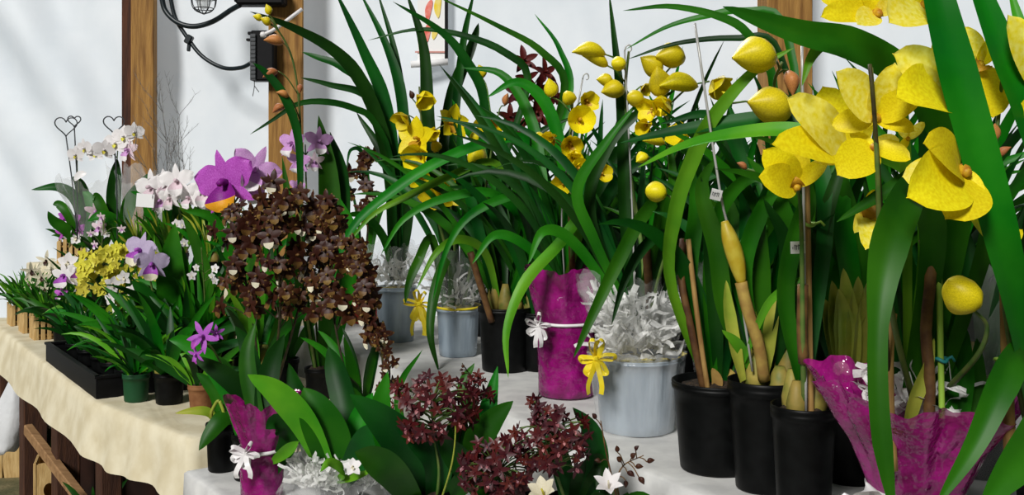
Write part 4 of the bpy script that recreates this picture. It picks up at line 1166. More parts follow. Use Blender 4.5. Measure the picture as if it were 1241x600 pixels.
for p in ([(1140, 540, 1.47), (1148, 470, 1.47), (1142, 400, 1.47)], [(1155, 540, 1.48), (1166, 470, 1.48), (1172, 400, 1.48)], [(1130, 540, 1.48), (1136, 470, 1.48), (1134, 390, 1.48)], [(1168, 530, 1.5), (1180, 470, 1.5), (1184, 410, 1.5)]):
    TL(e, p, .030, LM, name='leaf_base', fold=.5)
stake(e, [(1122, 560, 1.42), (1127, 470, 1.42), (1122, 400, 1.42), (1128, 330, 1.42), (1120, 290, 1.43)], .0085, STEMB, 'flower_stem')
stake(e, [(1083, 570, 1.41), (1079, 500, 1.41), (1078, 430, 1.41), (1082, 380, 1.42)], .0065, CANE, 'cane')
stake(e, [(1142, 520, 1.42), (1140, 430, 1.42), (1138, 320, 1.42)], .0045, TIE, 'thin_stake', ties=((1141, 436, 1.42, TIEB),))
YG = e
Yf = 1.27
P = [(1105, 480, 1.45), (1085, 400, 1.36), (1068, 300, 1.29), (1064, 220, Yf - .02), (1060, 140, Yf - .025), (1056, 82, Yf - .02)]
spike(e, P, .0048, STEMG, [])
stake(e, [(1078, 480, 1.43), (1068, 260, 1.28), (1058, 120, Yf - .04), (1054, 78, Yf - .04)], .0026, STEMD, 'wire_stake')
Y_, P_ = YEL, YELP
near_flower(e, 1060, 142, 1.27, [(1012, 92, -.02, .68, .2, P_), (1080, 80, -.02, .62, .2, P_), (1116, 116, -.03, .62, .3, Y_), (1104, 160, -.02, .55, .2, Y_), (1012, 152, .02, .66, .2, Y_)], None)
near_flower(e, 1058, 178, 1.275, [(1014, 214, -.02, .78, .3, Y_), (1098, 196, -.01, .74, .3, Y_), (1032, 164, .02, .6, .1, Y_), (1086, 170, .02, .5, .1, P_)], None)
near_flower(e, 1156, 118, 1.26, [(1078, 72, -.03, .60, .25, P_), (1076, 132, -.05, .66, .4, Y_), (1128, 55, 0, .5, .2, Y_), (1116, 96, -.01, .6, .1, P_)], None)
near_flower(e, 1166, 206, 1.2, [(1104, 184, -.03, .78, .5, Y_), (1082, 246, -.04, .70, .5, Y_), (1134, 270, -.03, .95, .5, Y_), (1176, 258, -.01, .7, .3, Y_), (1100, 215, .03, .7, .2, P_)], None)
near_flower(e, 1062, 16, 1.25, [(994, 28, -.02, .48, .3, Y_), (992, 0, 0, .5, .3, Y_), (1036, 34, -.03, .6, .3, P_), (1096, -6, -.02, .6, .3, P_), (1050, -40, 0, .6, .2, Y_)], None)
near_flower(e, 1120, 6, 1.24, [(1071, 38, -.03, .78, .45, P_), (1110, -40, 0, .7, .2, Y_), (1150, -30, 0, .6, .2, Y_)], None)
near_flower(e, 1186, 78, 1.32, [(1196, 142, -.02, .78, .3, Y_), (1164, 36, 0, .7, .2, P_), (1206, 44, 0, .6, .2, Y_), (1178, 128, .01, .5, .2, Y_)], (1174, 98))
near_flower(e, 1048, 248, 1.33, [(1040, 306, -.03, .5, .5, P_), (1062, 300, -.02, .5, .5, Y_), (1034, 280, 0, .45, .3, P_), (1058, 232, .01, .4, .2, Y_)], (1048, 284))
near_flower(e, 1100, 168, 1.33, [(1086, 146, 0, .5, .2, P_), (1118, 150, 0, .5, .2, P_), (1088, 186, -.01, .4, .2, Y_)], None)
st = spike(e, [(1150, 470, 1.44), (1185, 430, 1.34), (1196, 396, 1.3), (1180, 376, 1.28)], .0045, STEMG, [])
place('bud', FL['budr'], st, W(1178, 374, 1.28), (-.72, -.25, .75), (0, 0, 1), 50 * 1.28 / F)
# flowers of the orchid on the cane
YS = YF
P = [(968, 230, 1.57), (975, 190, 1.52), (990, 165, 1.46), (1000, 150, 1.42)]
spike(YS, P, .0045, STEMG, [])
near_flower(YS, 1030, 186, 1.40, [(950, 128, -.03, .56, .25, YELP), (998, 112, .01, .66, .2, YEL), (932, 184, -.05, .42, .3, YEL), (984, 200, -.03, .40, .3, YELP), (1046, 140, .02, .6, .1, YEL)], None)
near_flower(YS, 966, 224, 1.50, [(914, 216, -.03, .66, .4, YEL), (922, 182, -.02, .62, .35, YEL), (956, 168, .01, .62, .3, YEL), (1000, 196, -.01, .5, .3, YEL)], (962, 204), (-.3, -1, .1))
# -- orchid at the right edge
B = zt(1290, 1.46, TB)
e = thing('potted_orchid', 'yellow orchid at the right edge with broad upright leaves and a thick brown cane', 'potted orchid', B, GC)
pot(e, B, .07, .056, .17); soil(e, B, .06, .155); bulbs(e, B + Vector((0, 0, .155)), 4)
for p, w, m in [
    ([(1262, 560, 1.42), (1240, 420, 1.3), (1213, 300, 1.22), (1185, 190, 1.2), (1158, 90, 1.2), (1136, 0, 1.2), (1118, -90, 1.22), (1090, -170, 1.25)], .050, LM),
    ([(1290, 560, 1.44), (1300, 330, 1.35), (1262, 200, 1.28), (1235, 115, 1.26), (1210, 55, 1.26), (1182, -20, 1.27), (1150, -100, 1.3)], .050, LM),
    ([(1280, 560, 1.44), (1270, 450, 1.35), (1238, 425, 1.3), (1212, 470, 1.26), (1180, 540, 1.24), (1135, 612, 1.24)], .040, LM),
    ([(1300, 560, 1.4), (1290, 500, 1.2), (1245, 545, 1.12), (1188, 615, 1.08)], .060, LM),
    ([(1300, 560, 1.46), (1300, 250, 1.46), (1262, 100, 1.5), (1238, 36, 1.52), (1222, -20, 1.54)], .026, LL),
    ([(1275, 560, 1.48), (1245, 420, 1.5), (1225, 300, 1.52), (1200, 220, 1.54)], .036, LD),
    ([(1270, 560, 1.48), (1236, 440, 1.5), (1240, 330, 1.52), (1250, 220, 1.54)], .036, LD)]:
    TL(e, p, w, m, cols=7, n=34)
rleaves(e, B + Vector((0, 0, .16)), 6, (.35, .55), (.03, .038), (72, 89), (5, 60), mats=(LD, LM))
stake(e, [(1224, 560, 1.38), (1221, 460, 1.37), (1219, 360, 1.36), (1217, 300, 1.36)], .0085, CANE, 'cane', ties=((1220, 436, 1.37, TIE),))
st = spike(e, [(1250, 540, 1.42), (1225, 420, 1.34), (1210, 300, 1.3), (1204, 220, 1.3), (1212, 120, 1.3), (1222, 40, 1.3)], .0048, STEMG,
     [fw(1206, 170, 1.28, 'budp', 22, (-.2, -.4, 1)), fw(1210, 190, 1.28, 'budp', 18, (.6, -.4, .6)), fw(1204, 215, 1.29, 'budl', 24, (-.3, -.3, -1))])
near_flower(e, 1214, 302, 1.28, [(1156, 268, -.04, .55, .4, YEL), (1184, 258, 0, .5, .3, YEL), (1206, 256, .02, .5, .2, YEL), (1236, 280, 0, .5, .2, YEL)], None)
near_flower(e, 1266, 112, 1.27, [(1216, 24, -.02, .40, .3, YELP), (1240, 40, 0, .5, .2, YEL), (1230, 140, 0, .5, .3, YEL), (1290, 60, 0, .6, .2, YEL)], None)
# ------------------------------------------------------------------ plants on the low front table
TF = .7545
B = Vector((-.70, 2.385, TF))
e = thing('potted_orchid', 'small orchid in black pot at the corner of the low white table, broad leaf drooping', 'potted orchid', B)
pot(e, B, .037, .031, .115); soil(e, B, .033, .105)
for p, w, m in [([(272, 515, 2.38), (282, 498, 2.36), (268, 508, 2.32), (252, 528, 2.3), (241, 546, 2.29)], .042, LM),
                ([(264, 515, 2.38), (254, 500, 2.37), (236, 498, 2.36), (212, 501, 2.35)], .022, LY),
                ([(268, 515, 2.38), (262, 480, 2.38), (250, 462, 2.38), (238, 452, 2.38)], .03, LM),
                ([(272, 515, 2.38), (280, 480, 2.39), (276, 450, 2.4), (262, 430, 2.4)], .034, LM),
                ([(275, 515, 2.38), (290, 490, 2.36), (300, 470, 2.36), (306, 450, 2.36)], .03, LM)]:
    TL(e, p, w, m, prof='broad', n=16)
stake(e, [(262, 515, 2.36), (256, 502, 2.34), (262, 488, 2.34), (266, 486, 2.34)], .004, LP, 'root'); stake(e, [(270, 515, 2.35), (271, 500, 2.34), (266, 486, 2.34)], .004, LP, 'root')
B = Vector((-.618, 2.312, TF))
e = thing('potted_orchid', 'small orchid in black pot beside the magenta wrap, long dark leaf and narrow violet flowers', 'potted orchid', B)
pot(e, B, .036, .030, .11); soil(e, B, .032, .10)
for p, w, m in [([(300, 545, 2.3), (320, 505, 2.27), (292, 470, 2.25), (262, 448, 2.24), (228, 430, 2.24)], .052, LD),
                ([(296, 545, 2.3), (285, 490, 2.3), (258, 440, 2.3), (225, 415, 2.3), (205, 412, 2.3)], .05, LM),
                ([(298, 545, 2.3), (310, 470, 2.33), (300, 420, 2.36), (285, 395, 2.36)], .045, LD)]:
    TL(e, p, w, m, prof='broad', n=16)
spike(e, [(296, 545, 2.3), (285, 480, 2.28), (262, 430, 2.25), (248, 412, 2.24)], .004, STEMG,
      [fw(246, 408, 2.2, 'catv', 21, (-.2, -1, .2), (.4, 0, 1)), fw(238, 430, 2.2, 'catv', 12, (-.4, -1, -.2)), fw(262, 404, 2.22, 'catv', 11, (.5, -1, .2))])
B = Vector((-.553, 2.19, TF))
e = thing('potted_orchid', 'small orchid in magenta cellophane with white ribbon bow on the low front table', 'potted orchid', B)
pot(e, B, .042, .036, .10); soil(e, B, .038, .09)
wrap(e, B, [(.04, 0), (.046, .005), (.047, .07), (.044, .112), (.058, .155), (.078, .215)], MAGW, .14, .008, seed=5, tmin=.6, f=5)
tie_band(e, B, .049, .108, BOWW)
bow(e, W(298, 549, 2.12), .03, BOWW, 5, 2, .45, seed=4, tl=.9)
for p, w, m in [([(330, 575, 2.18), (352, 530, 2.13), (336, 512, 2.1), (322, 520, 2.08)], .05, LD),
                ([(326, 560, 2.19), (322, 490, 2.22), (330, 440, 2.24), (345, 405, 2.24)], .05, LD),
                ([(330, 560, 2.16), (350, 545, 2.08), (362, 535, 2.05)], .026, LL),
                ([(326, 560, 2.19), (306, 480, 2.22), (300, 430, 2.24), (310, 390, 2.26)], .04, LM)]:
    TL(e, p, w, m, prof='broad', n=16)
B = Vector((-.372, 2.155, TF))
e = thing('potted_orchid', 'broad-leaved orchid in crumpled clear cellophane at the bottom edge, right of the small magenta wrap', 'potted orchid', B)
pot(e, B, .05, .042, .07); soil(e, B, .045, .06, MOSS)
wrap(e, B, [(.052, 0), (.058, .05), (.085, .075), (.115, .065), (.125, .03)], CELL, .12, .015, seed=7, tmin=.2, f=7, name='cellophane')
tulle(e, B + Vector((-.03, -.03, .068)), .075, .028, 60, seed=31)
tulle(e, B + Vector((.07, -.02, .07)), .05, .03, 34, seed=33)
for p, w, m in [([(404, 585, 2.14), (372, 515, 2.1), (338, 476, 2.07), (300, 454, 2.05)], .064, LL),
                ([(406, 590, 2.14), (402, 540, 2.12), (384, 500, 2.11), (368, 470, 2.12)], .092, LM),
                ([(410, 590, 2.15), (428, 535, 2.16), (440, 500, 2.17), (452, 476, 2.17)], .05, LM),
                ([(412, 590, 2.13), (432, 560, 2.08), (446, 530, 2.05), (458, 515, 2.04)], .06, LD),
                ([(402, 590, 2.15), (420, 510, 2.2), (408, 450, 2.24), (398, 420, 2.25)], .06, LD),
                ([(405, 585, 2.1), (418, 572, 2.04), (400, 560, 2.0), (388, 572, 1.98)], .02, LL),
                ([(400, 585, 2.1), (430, 578, 2.04), (452, 570, 2.0)], .016, LL),
                ([(398, 590, 2.16), (376, 530, 2.22), (362, 480, 2.25), (350, 440, 2.26)], .06, LD)]:
    TL(e, p, w, m, prof='broad', n=18)
q = spike(e, [(412, 590, 2.12), (424, 575, 2.05), (428, 566, 2.03)], .003, STEMG, [fw(427, 566, 2.0, 'white', 13, (.2, -.6, .6))])
# dark red clustered orchids
GW = 'dark red clustered orchids on the low front table'
B = Vector((-.17, 1.955, TF))
e = thing('potted_orchid', 'dark red orchid with a round flower cluster, broad green leaves at its left', 'potted orchid', B, GW)
pot(e, B, .055, .045, .09); soil(e, B, .048, .078)
for p, w, m in [([(520, 620, 1.95), (500, 555, 1.9), (468, 515, 1.87), (424, 478, 1.86)], .075, LD),
                ([(514, 620, 1.95), (480, 560, 1.92), (462, 500, 1.9), (470, 450, 1.9)], .05, LM),
                ([(510, 620, 1.95), (478, 575, 1.85), (452, 555, 1.82), (430, 548, 1.8)], .06, LM),
                ([(524, 620, 1.95), (530, 560, 1.9), (505, 530, 1.87), (480, 520, 1.85)], .06, LD),
                ([(528, 620, 1.95), (552, 560, 1.95), (556, 520, 1.96), (560, 490, 1.97)], .055, LD),
                ([(516, 620, 1.96), (490, 530, 1.99), (484, 470, 2.0), (512, 424, 1.98)], .018, LM),
                ([(530, 620, 1.95), (575, 570, 1.9), (600, 560, 1.88), (560, 590, 1.85)], .05, LD)]:
    TL(e, p, w, m, prof='broad', n=18)
c = W(525, 494, 1.86)
spike(e, [(528, 620, 1.94), (532, 570, 1.9), (526, 530, 1.88), (522, 480, 1.87)], .0035, STEMG, blob(c, .083, .06, .068, 96, 'wine', .0165), .0014)
spike(e, [(530, 620, 1.94), (548, 560, 1.86), (552, 510, 1.84), (546, 478, 1.83)], .0022, LP, [])
spike(e, [(534, 620, 1.96), (560, 520, 1.95), (575, 470, 1.95), (560, 440, 1.95)], .002, STEMD, along([(560, 520, 1.95), (575, 470, 1.95), (560, 440, 1.95)], .3, 1, 10, .02, 'budd', .010), .001, 'bud_spray')
B = Vector((-.015, 1.93, TF))
e = thing('potted_orchid', 'dark red orchid with two upright pointed leaves, flowers spreading low at the bottom edge', 'potted orchid', B, GW)
pot(e, B, .055, .045, .09); soil(e, B, .048, .078)
for p, w, m in [([(606, 620, 1.93), (590, 560, 1.93), (590, 510, 1.94), (603, 444, 1.96)], .05, LM),
                ([(604, 620, 1.93), (578, 545, 1.9), (596, 512, 1.89), (622, 486, 1.88)], .055, LM),
                ([(600, 620, 1.93), (566, 570, 1.9), (545, 545, 1.88), (530, 530, 1.86)], .05, LD),
                ([(606, 620, 1.94), (580, 520, 1.98), (562, 470, 2.0), (575, 440, 2.02)], .03, LM)]:
    TL(e, p, w, m, prof='broad', n=18)
c = W(605, 566, 1.80)
spike(e, [(608, 620, 1.92), (606, 590, 1.86), (603, 570, 1.82)], .0035, STEMG, blob(c, .075, .06, .055, 95, 'wine', .0165), .0014)
c = W(580, 472, 1.93)
spike(e, [(600, 620, 1.93), (588, 540, 1.94), (578, 490, 1.94), (582, 455, 1.94)], .0022, STEMD, blob(c, .032, .03, .03, 22, 'wine', .013), .001)
B = Vector((.11, 1.885, TF))
e = thing('potted_orchid', 'dark red orchid before the tall magenta wrap, its cluster rising to a narrow tip', 'potted orchid', B, GW)
pot(e, B, .055, .045, .09); soil(e, B, .048, .078)
for p, w, m in [([(700, 620, 1.88), (722, 570, 1.85), (716, 525, 1.84), (694, 494, 1.83)], .045, LD),
                ([(690, 620, 1.88), (680, 560, 1.9), (660, 530, 1.92), (650, 500, 1.93)], .045, LD),
                ([(695, 620, 1.88), (706, 580, 1.85), (730, 560, 1.84), (722, 590, 1.82)], .04, LD)]:
    TL(e, p, w, m, prof='broad', n=18)
c = W(668, 534, 1.78)
spike(e, [(690, 620, 1.86), (676, 580, 1.82), (660, 530, 1.8), (648, 486, 1.79)], .0035, STEMG,
      blob(c, .076, .06, .062, 88, 'wine', .0160) + along([(655, 515, 1.79), (650, 498, 1.79), (647, 478, 1.79)], 0, 1, 12, .012, 'wine', .0125), .0014)
B = Vector((.20, 1.865, TF))
e = thing('potted_orchid', 'small white orchid with wiry twig of dark buds before the pale blue pot', 'potted orchid', B)
pot(e, B, .04, .034, .08); soil(e, B, .036, .07)
foliage(e, B + Vector((0, 0, .07)), 6, (.07, .12), (.02, .03), m=[LD, LM])
tw = [(752, 620, 1.85), (742, 580, 1.82), (734, 545, 1.8), (728, 510, 1.8)]
spike(e, tw, .0022, STEMB, [fw(722, 508, 1.8, 'budd', 9, (-.6, -.3, 1)), fw(728, 560, 1.78, 'budd', 9, (-.8, -.3, .3))], .001)
spike(e, [(754, 620, 1.85), (748, 585, 1.8), (756, 564, 1.79), (780, 552, 1.78)], .002, STEMB,
      [fw(x, y, 1.77, 'budd', s, f) for x, y, s, f in ((760, 572, 11, (.6, -.4, -.3)), (770, 566, 10, (.8, -.3, .1)), (752, 560, 10, (-.4, -.4, .6)), (766, 556, 10, (.3, -.4, .7)), (774, 578, 11, (.6, -.3, -.8)), (784, 560, 10, (1, -.2, .3)), (758, 582, 9, (0, -.4, -1)), (748, 548, 9, (-.1, -.3, 1)), (770, 546, 8, (.5, -.3, .8)))], .0011)
spike(e, [(750, 620, 1.84), (744, 600, 1.79), (740, 590, 1.76)], .003, STEMG, [fw(738, 592, 1.74, 'lily', 24, (-.1, -.6, .8), (0, 1, .3))])
B = Vector((.045, 1.70, TF))
e = thing('potted_orchid', 'small cream flowered orchid at the very bottom edge below the dark red clusters', 'potted orchid', B)
pot(e, B, .04, .034, .08); soil(e, B, .036, .07)
foliage(e, B + Vector((0, 0, .07)), 6, (.06, .09), (.02, .03), m=[LM])
spike(e, [(655, 660, 1.7), (656, 625, 1.69), (659, 602, 1.68)], .003, STEMG, [fw(660, 603, 1.67, 'lilyc', 26, (-.25, -.5, .8), (0, 1, .3))])

# ------------------------------------------------------------------ tall brown flowered orchids
GB = 'tall orchids with sprays of brown flowers'
TC = .7545
B = Vector((-.80, 3.12, TC))
e = thing('potted_orchid', 'tall orchid with three dense sprays of brown flowers, in the middle of the brown group', 'potted orchid', B, GB)
pot(e, B, .055, .045, .11); soil(e, B, .048, .10); bulbs(e, B + Vector((0, 0, .1)), 4, .025)
rleaves(e, B + Vector((0, 0, .1)), 12, (.25, .42), (.024, .034), (60, 86), (10, 70), mats=(LM, LD, LL))
for k, (p, rad, n) in enumerate([([(318, 490, 3.1), (308, 400, 3.02), (296, 330, 2.98), (288, 280, 2.96), (292, 250, 2.96)], .11, 34),
                  ([(324, 490, 3.08), (338, 400, 2.95), (338, 330, 2.9), (334, 272, 2.88), (334, 232, 2.88)], .10, 36),
                  ([(328, 490, 3.1), (352, 410, 3.0), (372, 335, 2.96), (384, 290, 2.95), (380, 240, 2.95)], .12, 36)]):
    spike(e, p, .0045, STEMD, along(p, .36, 1, int(n * 1.0), rad, 'onc', .044), .0016)
B = Vector((-.40, 2.66, TF))
e = thing('potted_orchid', 'brown flowered orchid right of the dense group, its dark sprays crossing the white cloth step', 'potted orchid', B, GB)
pot(e, B, .05, .042, .10); soil(e, B, .044, .09)
rleaves(e, B + Vector((0, 0, .09)), 8, (.18, .3), (.022, .034), (55, 85), (10, 80), mats=(LM, LD))
for p, rad, n, t0, s in [([(438, 540, 2.64), (420, 460, 2.6), (404, 380, 2.6), (398, 300, 2.6), (402, 245, 2.6)], .065, 26, .5, .030),
                  ([(440, 540, 2.64), (464, 470, 2.55), (456, 390, 2.54), (436, 330, 2.54), (424, 285, 2.54)], .05, 30, .42, .026),
                  ([(442, 540, 2.6), (466, 490, 2.5), (472, 450, 2.48), (462, 400, 2.48)], .035, 16, .2, .016)]:
    spike(e, p, .004, STEMD, along(p, t0, 1, int(n*1.3), rad, 'onc', s * 1.3), .0016)
B = zt(442, 4.08, TB)
e = thing('potted_orchid', 'brown flowered orchid in the red pot left of the silver wrapped pots', 'potted orchid', B, GB)
pot(e, B, .07, .055, .15, POTR); soil(e, B, .06, .135); bulbs(e, B + Vector((0, 0, .14)), 3)
rleaves(e, B + Vector((0, 0, .14)), 8, (.35, .5), (.024, .036), (66, 88), (10, 60), mats=(LM, LD))
for p, t0, n in [([(440, 345, 4.05), (445, 290, 3.95), (446, 240, 3.9), (440, 195, 3.88), (446, 182, 3.86)], .35, 20), ([(436, 345, 4.05), (420, 290, 4.0), (412, 240, 3.98), (420, 205, 3.96)], .3, 14), ([(444, 345, 4.05), (446, 360, 3.8), (440, 350, 3.7)], .1, 16)]:
    spike(e, p, .0045, STEMD, along(p, t0, 1, n, .055, 'onc', .044), .0018)
TL(e, [(446, 345, 4.05), (448, 250, 4.05), (440, 188, 4.0), (425, 182, 3.95), (420, 205, 3.92)], .018, LD)

# ------------------------------------------------------------------ plants on the cream bench
GL = 'small orchids crowded on the cream-covered bench'
B = Vector((-.62, 3.20, TC))
e = thing('potted_orchid', 'tall slender orchid with peach buds on a stem before the middle timber post', 'potted orchid', B)
pot(e, B, .05, .042, .10); soil(e, B, .044, .09)
spike(e, [(388, 480, 3.2), (372, 380, 3.15), (364, 260, 3.1), (364, 150, 3.08), (354, 70, 3.06), (328, 22, 3.04)], .0055, STEMG,
      [fw(344, 52, 3.04, 'budp', 24, (-1, -.3, .1)), fw(337, 86, 3.04, 'budp', 20, (-1, -.3, -.5)), fw(364, 102, 3.04, 'budp', 13, (0, -.4, -1)), fw(350, 117, 3.04, 'budp', 16, (-.9, -.4, .3)), fw(346, 128, 3.05, 'budp', 18, (-.8, -.3, -.5)),
       fw(328, 30, 3.03, 'bud', 13, (-.8, -.3, .5)), fw(318, 24, 3.03, 'bud', 11, (-.8, -.3, .3)), fw(326, 18, 3.03, 'bud', 12, (-.2, -.3, 1))])
for p, w, m in [([(364, 260, 3.1), (362, 170, 3.07), (345, 118, 3.04), (322, 88, 3.02), (306, 76, 3.0)], .028, LD),
                ([(392, 480, 3.2), (400, 320, 3.2), (398, 215, 3.2), (386, 140, 3.2)], .075, LM), ([(392, 480, 3.2), (412, 320, 3.22), (416, 220, 3.24), (400, 160, 3.25)], .06, LD),
                ([(390, 480, 3.2), (366, 350, 3.15), (352, 260, 3.12), (342, 190, 3.12)], .035, LM), ([(390, 480, 3.2), (420, 360, 3.1), (428, 290, 3.08), (412, 240, 3.08)], .05, LM)]:
    TL(e, p, w, m, prof='broad', n=16)
spike(e, [(390, 480, 3.2), (380, 350, 3.2), (372, 240, 3.2), (370, 175, 3.2)], .0045, STEMG,
      [fw(354, 174, 3.17, 'catp', 20, (-.5, -1, .1)), fw(386, 172, 3.18, 'catp', 19, (.6, -1, .1)), fw(362, 196, 3.17, 'catp', 16, (-.2, -1, -.2)), fw(381, 196, 3.18, 'blush', 13, (.3, -1, -.2)), fw(360, 226, 3.17, 'catp', 11, (-.2, -1, 0))])
B = Vector((-1.02, 3.55, TC))
e = thing('potted_orchid', 'orchid with the largest magenta flower with orange throat, left of the brown flowered sprays', 'potted orchid', B, GL)
pot(e, B, .055, .045, .12); soil(e, B, .048, .11)
spike(e, [(278, 480, 3.5), (286, 380, 3.45), (286, 290, 3.42), (284, 235, 3.42)], .006, STEMG,
      [fw(274, 222, 3.36, 'cat', 41, (-.25, -1, -.05), (-.1, 0, 1)), fw(308, 207, 3.40, 'catp', 33, (.5, -1, .15), (.3, 0, 1)), fw(304, 228, 3.42, 'catp', 22, (.6, -1, -.3))])
for p, w, m in [([(280, 480, 3.55), (262, 380, 3.5), (240, 300, 3.48), (222, 262, 3.46)], .05, LM), ([(282, 480, 3.55), (300, 380, 3.5), (312, 290, 3.5), (330, 240, 3.5)], .055, LM), ([(276, 480, 3.55), (284, 340, 3.5), (262, 268, 3.45), (222, 255, 3.42)], .05, LM),
                ([(284, 480, 3.55), (310, 390, 3.5), (325, 320, 3.5), (318, 250, 3.52)], .05, LD), ([(276, 480, 3.55), (250, 400, 3.5), (238, 340, 3.5), (244, 280, 3.5)], .05, LD)]:
    TL(e, p, w, m, prof='broad', n=16)
B = Vector((-1.26, 3.62, TC))
e = thing('potted_orchid', 'orchid with a lavender flower beside one upright broad green leaf, left of the black planter', 'potted orchid', B, GL)
pot(e, B, .055, .045, .10); soil(e, B, .048, .09)
spike(e, [(200, 460, 3.6), (192, 390, 3.5), (180, 330, 3.45), (176, 312, 3.43)], .005, STEMG, [fw(170, 304, 3.40, 'catl', 23, (-.3, -1, .2)), fw(184, 320, 3.38, 'catl', 22, (.2, -1, -.2))])
for p, w, m in [([(212, 470, 3.6), (214, 400, 3.5), (208, 330, 3.46), (212, 270, 3.45)], .11, LM), ([(214, 470, 3.6), (200, 400, 3.45), (180, 360, 3.4), (160, 340, 3.38)], .08, LD), ([(210, 470, 3.6), (240, 420, 3.45), (262, 390, 3.4), (282, 366, 3.38)], .06, LM),
                ([(208, 470, 3.6), (224, 410, 3.5), (228, 350, 3.48), (222, 300, 3.48)], .07, LM), ([(205, 470, 3.6), (190, 430, 3.45), (172, 410, 3.4), (150, 408, 3.38)], .06, LD)]:
    TL(e, p, w, m, prof='broad', n=16)
def small(pos, label, name='potted_orchid', potk=(.05, .042, .09, POTB), fol=dict(), spikes=(), cat='potted orchid', group=GL, bl=0):
    e = thing(name, label, cat, pos, group)
    if potk:
        pot(e, pos, *potk[:3], m=potk[3]); soil(e, pos, potk[1], potk[2] - .012)
        h = potk[2] - .01
    else:
        h = 0
    if bl: bulbs(e, Vector(pos) + Vector((0, 0, h)), bl, .025)
    if fol: foliage(e, Vector(pos) + Vector((0, 0, h)), **fol)
    for s in spikes: spike(e, *s)
    return e
def cluster(x0, x1, y0, y1, Y, k, spx, n):
    return [fw(rnd(x0, x1), rnd(y0, y1), Y + rnd(-.06, .06), k, spx * rnd(.8, 1.2)) for _ in range(n)]
small(zt(140, 4.30, TC), 'orchid with a loose mass of small yellow flowers, behind the black tray', fol=dict(n=22, L=(.2, .36), w=(.02, .034), m=[LM, LL, LD]), bl=3,
      spikes=[([(140, 410, 4.3), (142, 360, 4.2), (150, 320, 4.15), (160, 296, 4.12)], .004, STEMG, cluster(126, 184, 292, 348, 4.1, 'chart', 9, 46), .0015),
              ([(138, 410, 4.3), (124, 360, 4.2), (112, 330, 4.15), (106, 318, 4.12)], .004, STEMG, cluster(98, 140, 302, 356, 4.1, 'chart', 9, 38), .0015)])
small(zt(160, 4.05, TC), 'orchid with a handful of plain white flowers just right of the yellow ones', fol=dict(n=14, L=(.16, .3), w=(.025, .04), m=[LM, LD]),
      spikes=[([(158, 420, 4.0), (150, 390, 3.92), (146, 360, 3.9), (148, 342, 3.9)], .0035, STEMG, [fw(150, 336, 3.88, 'white', 10), fw(136, 344, 3.88, 'white', 11), (W(134, 362, 3.87), 'white', .032, (-.2, -1, 0), (0, 0, 1)), fw(160, 352, 3.87, 'white', 9), fw(140, 376, 3.86, 'white', 8), fw(157, 372, 3.86, 'white', 8)], .0015)])
small(zt(78, 4.34, TC), 'orchid with white flowers marked in deep purple, behind the wooden baskets', fol=dict(n=18, L=(.16, .3), w=(.018, .03), m=[LM, LD]),
      spikes=[([(80, 400, 4.3), (80, 370, 4.25), (82, 335, 4.22), (86, 315, 4.2)], .0035, STEMG, [fw(78, 334, 4.15, 'milt', 17, (-.2, -1, 0)), fw(96, 330, 4.15, 'milt', 15, (.3, -1, 0)), fw(82, 318, 4.18, 'white', 14), fw(100, 345, 4.16, 'milt', 13, (.4, -1, -.2)), fw(74, 356, 4.15, 'pink', 9), fw(106, 322, 4.18, 'white', 12)], .0015)])
small(zt(112, 4.02, TC), 'plant with one arching yellow-green leaf above the back of the black tray', fol=dict(n=14, L=(.14, .26), w=(.02, .032), m=[LM, LD]),
      spikes=[])
TL(bpy.data.objects[list(BASE)[-1]].parent, [(110, 436, 4.0), (118, 402, 3.95), (146, 368, 3.9), (182, 352, 3.86)], .05, LY, prof='broad')
small(zt(48, 4.66, TC), 'orchid with pale spidery flowers above the wooden baskets at the far left end', fol=dict(n=14, L=(.14, .26), w=(.016, .026), m=[LM]), potk=(.042, .036, .09, POTB),
      spikes=[([(50, 395, 4.65), (46, 360, 4.62), (44, 335, 4.6), (52, 318, 4.6)], .003, STEMG, [fw(38, 328, 4.55, 'spid', 13), fw(56, 316, 4.55, 'spid', 14), fw(50, 336, 4.55, 'spid', 12), fw(64, 328, 4.55, 'spid', 12), fw(36, 342, 4.55, 'spid', 10), fw(54, 350, 4.55, 'spid', 10)], .0012)])
small(zt(165, 3.15, TC), 'bushy little orchid in the green plastic pot at the front of the cream bench', potk=(.042, .036, .09, POTG), fol=dict(n=30, L=(.14, .28), w=(.010, .018), m=[LM, LD, LL], p0=(40, 88)))
small(zt(205, 3.12, TC), 'leafy orchid in the black pot just right of the green plastic pot', potk=(.048, .04, .10, POTB), fol=dict(n=22, L=(.16, .34), w=(.02, .034), m=[LM, LD], p0=(40, 86)), bl=3)
small(zt(243, 3.03, TC), 'small orchid in the brown clay pot at the right end of the cream bench', potk=(.038, .03, .08, POTT), fol=dict(n=14, L=(.10, .24), w=(.02, .034), m=[LM, LD, LL], p0=(20, 80)))
small(zt(228, 3.35, TC), 'leafy orchid in black pot behind the brown clay pot', fol=dict(n=24, L=(.2, .42), w=(.024, .04), m=[LM, LD], p0=(45, 86)))
small(zt(178, 3.42, TC), 'leafy orchid in black pot behind the green plastic pot', potk=(.045, .038, .08, POTB), fol=dict(n=24, L=(.18, .36), w=(.02, .036), m=[LD, LM], p0=(45, 86)))
small(zt(250, 3.72, TC), 'tall leafy orchid in black pot in front of the black rectangular planter', fol=dict(n=22, L=(.25, .45), w=(.03, .045), m=[LM, LD], p0=(45, 84)))
small(zt(345, 3.42, TC), 'leafy orchid in black pot behind the sprays of brown flowers', fol=dict(n=20, L=(.3, .55), w=(.03, .045), m=[LM, LD], p0=(55, 86), bend=(0, 50)))
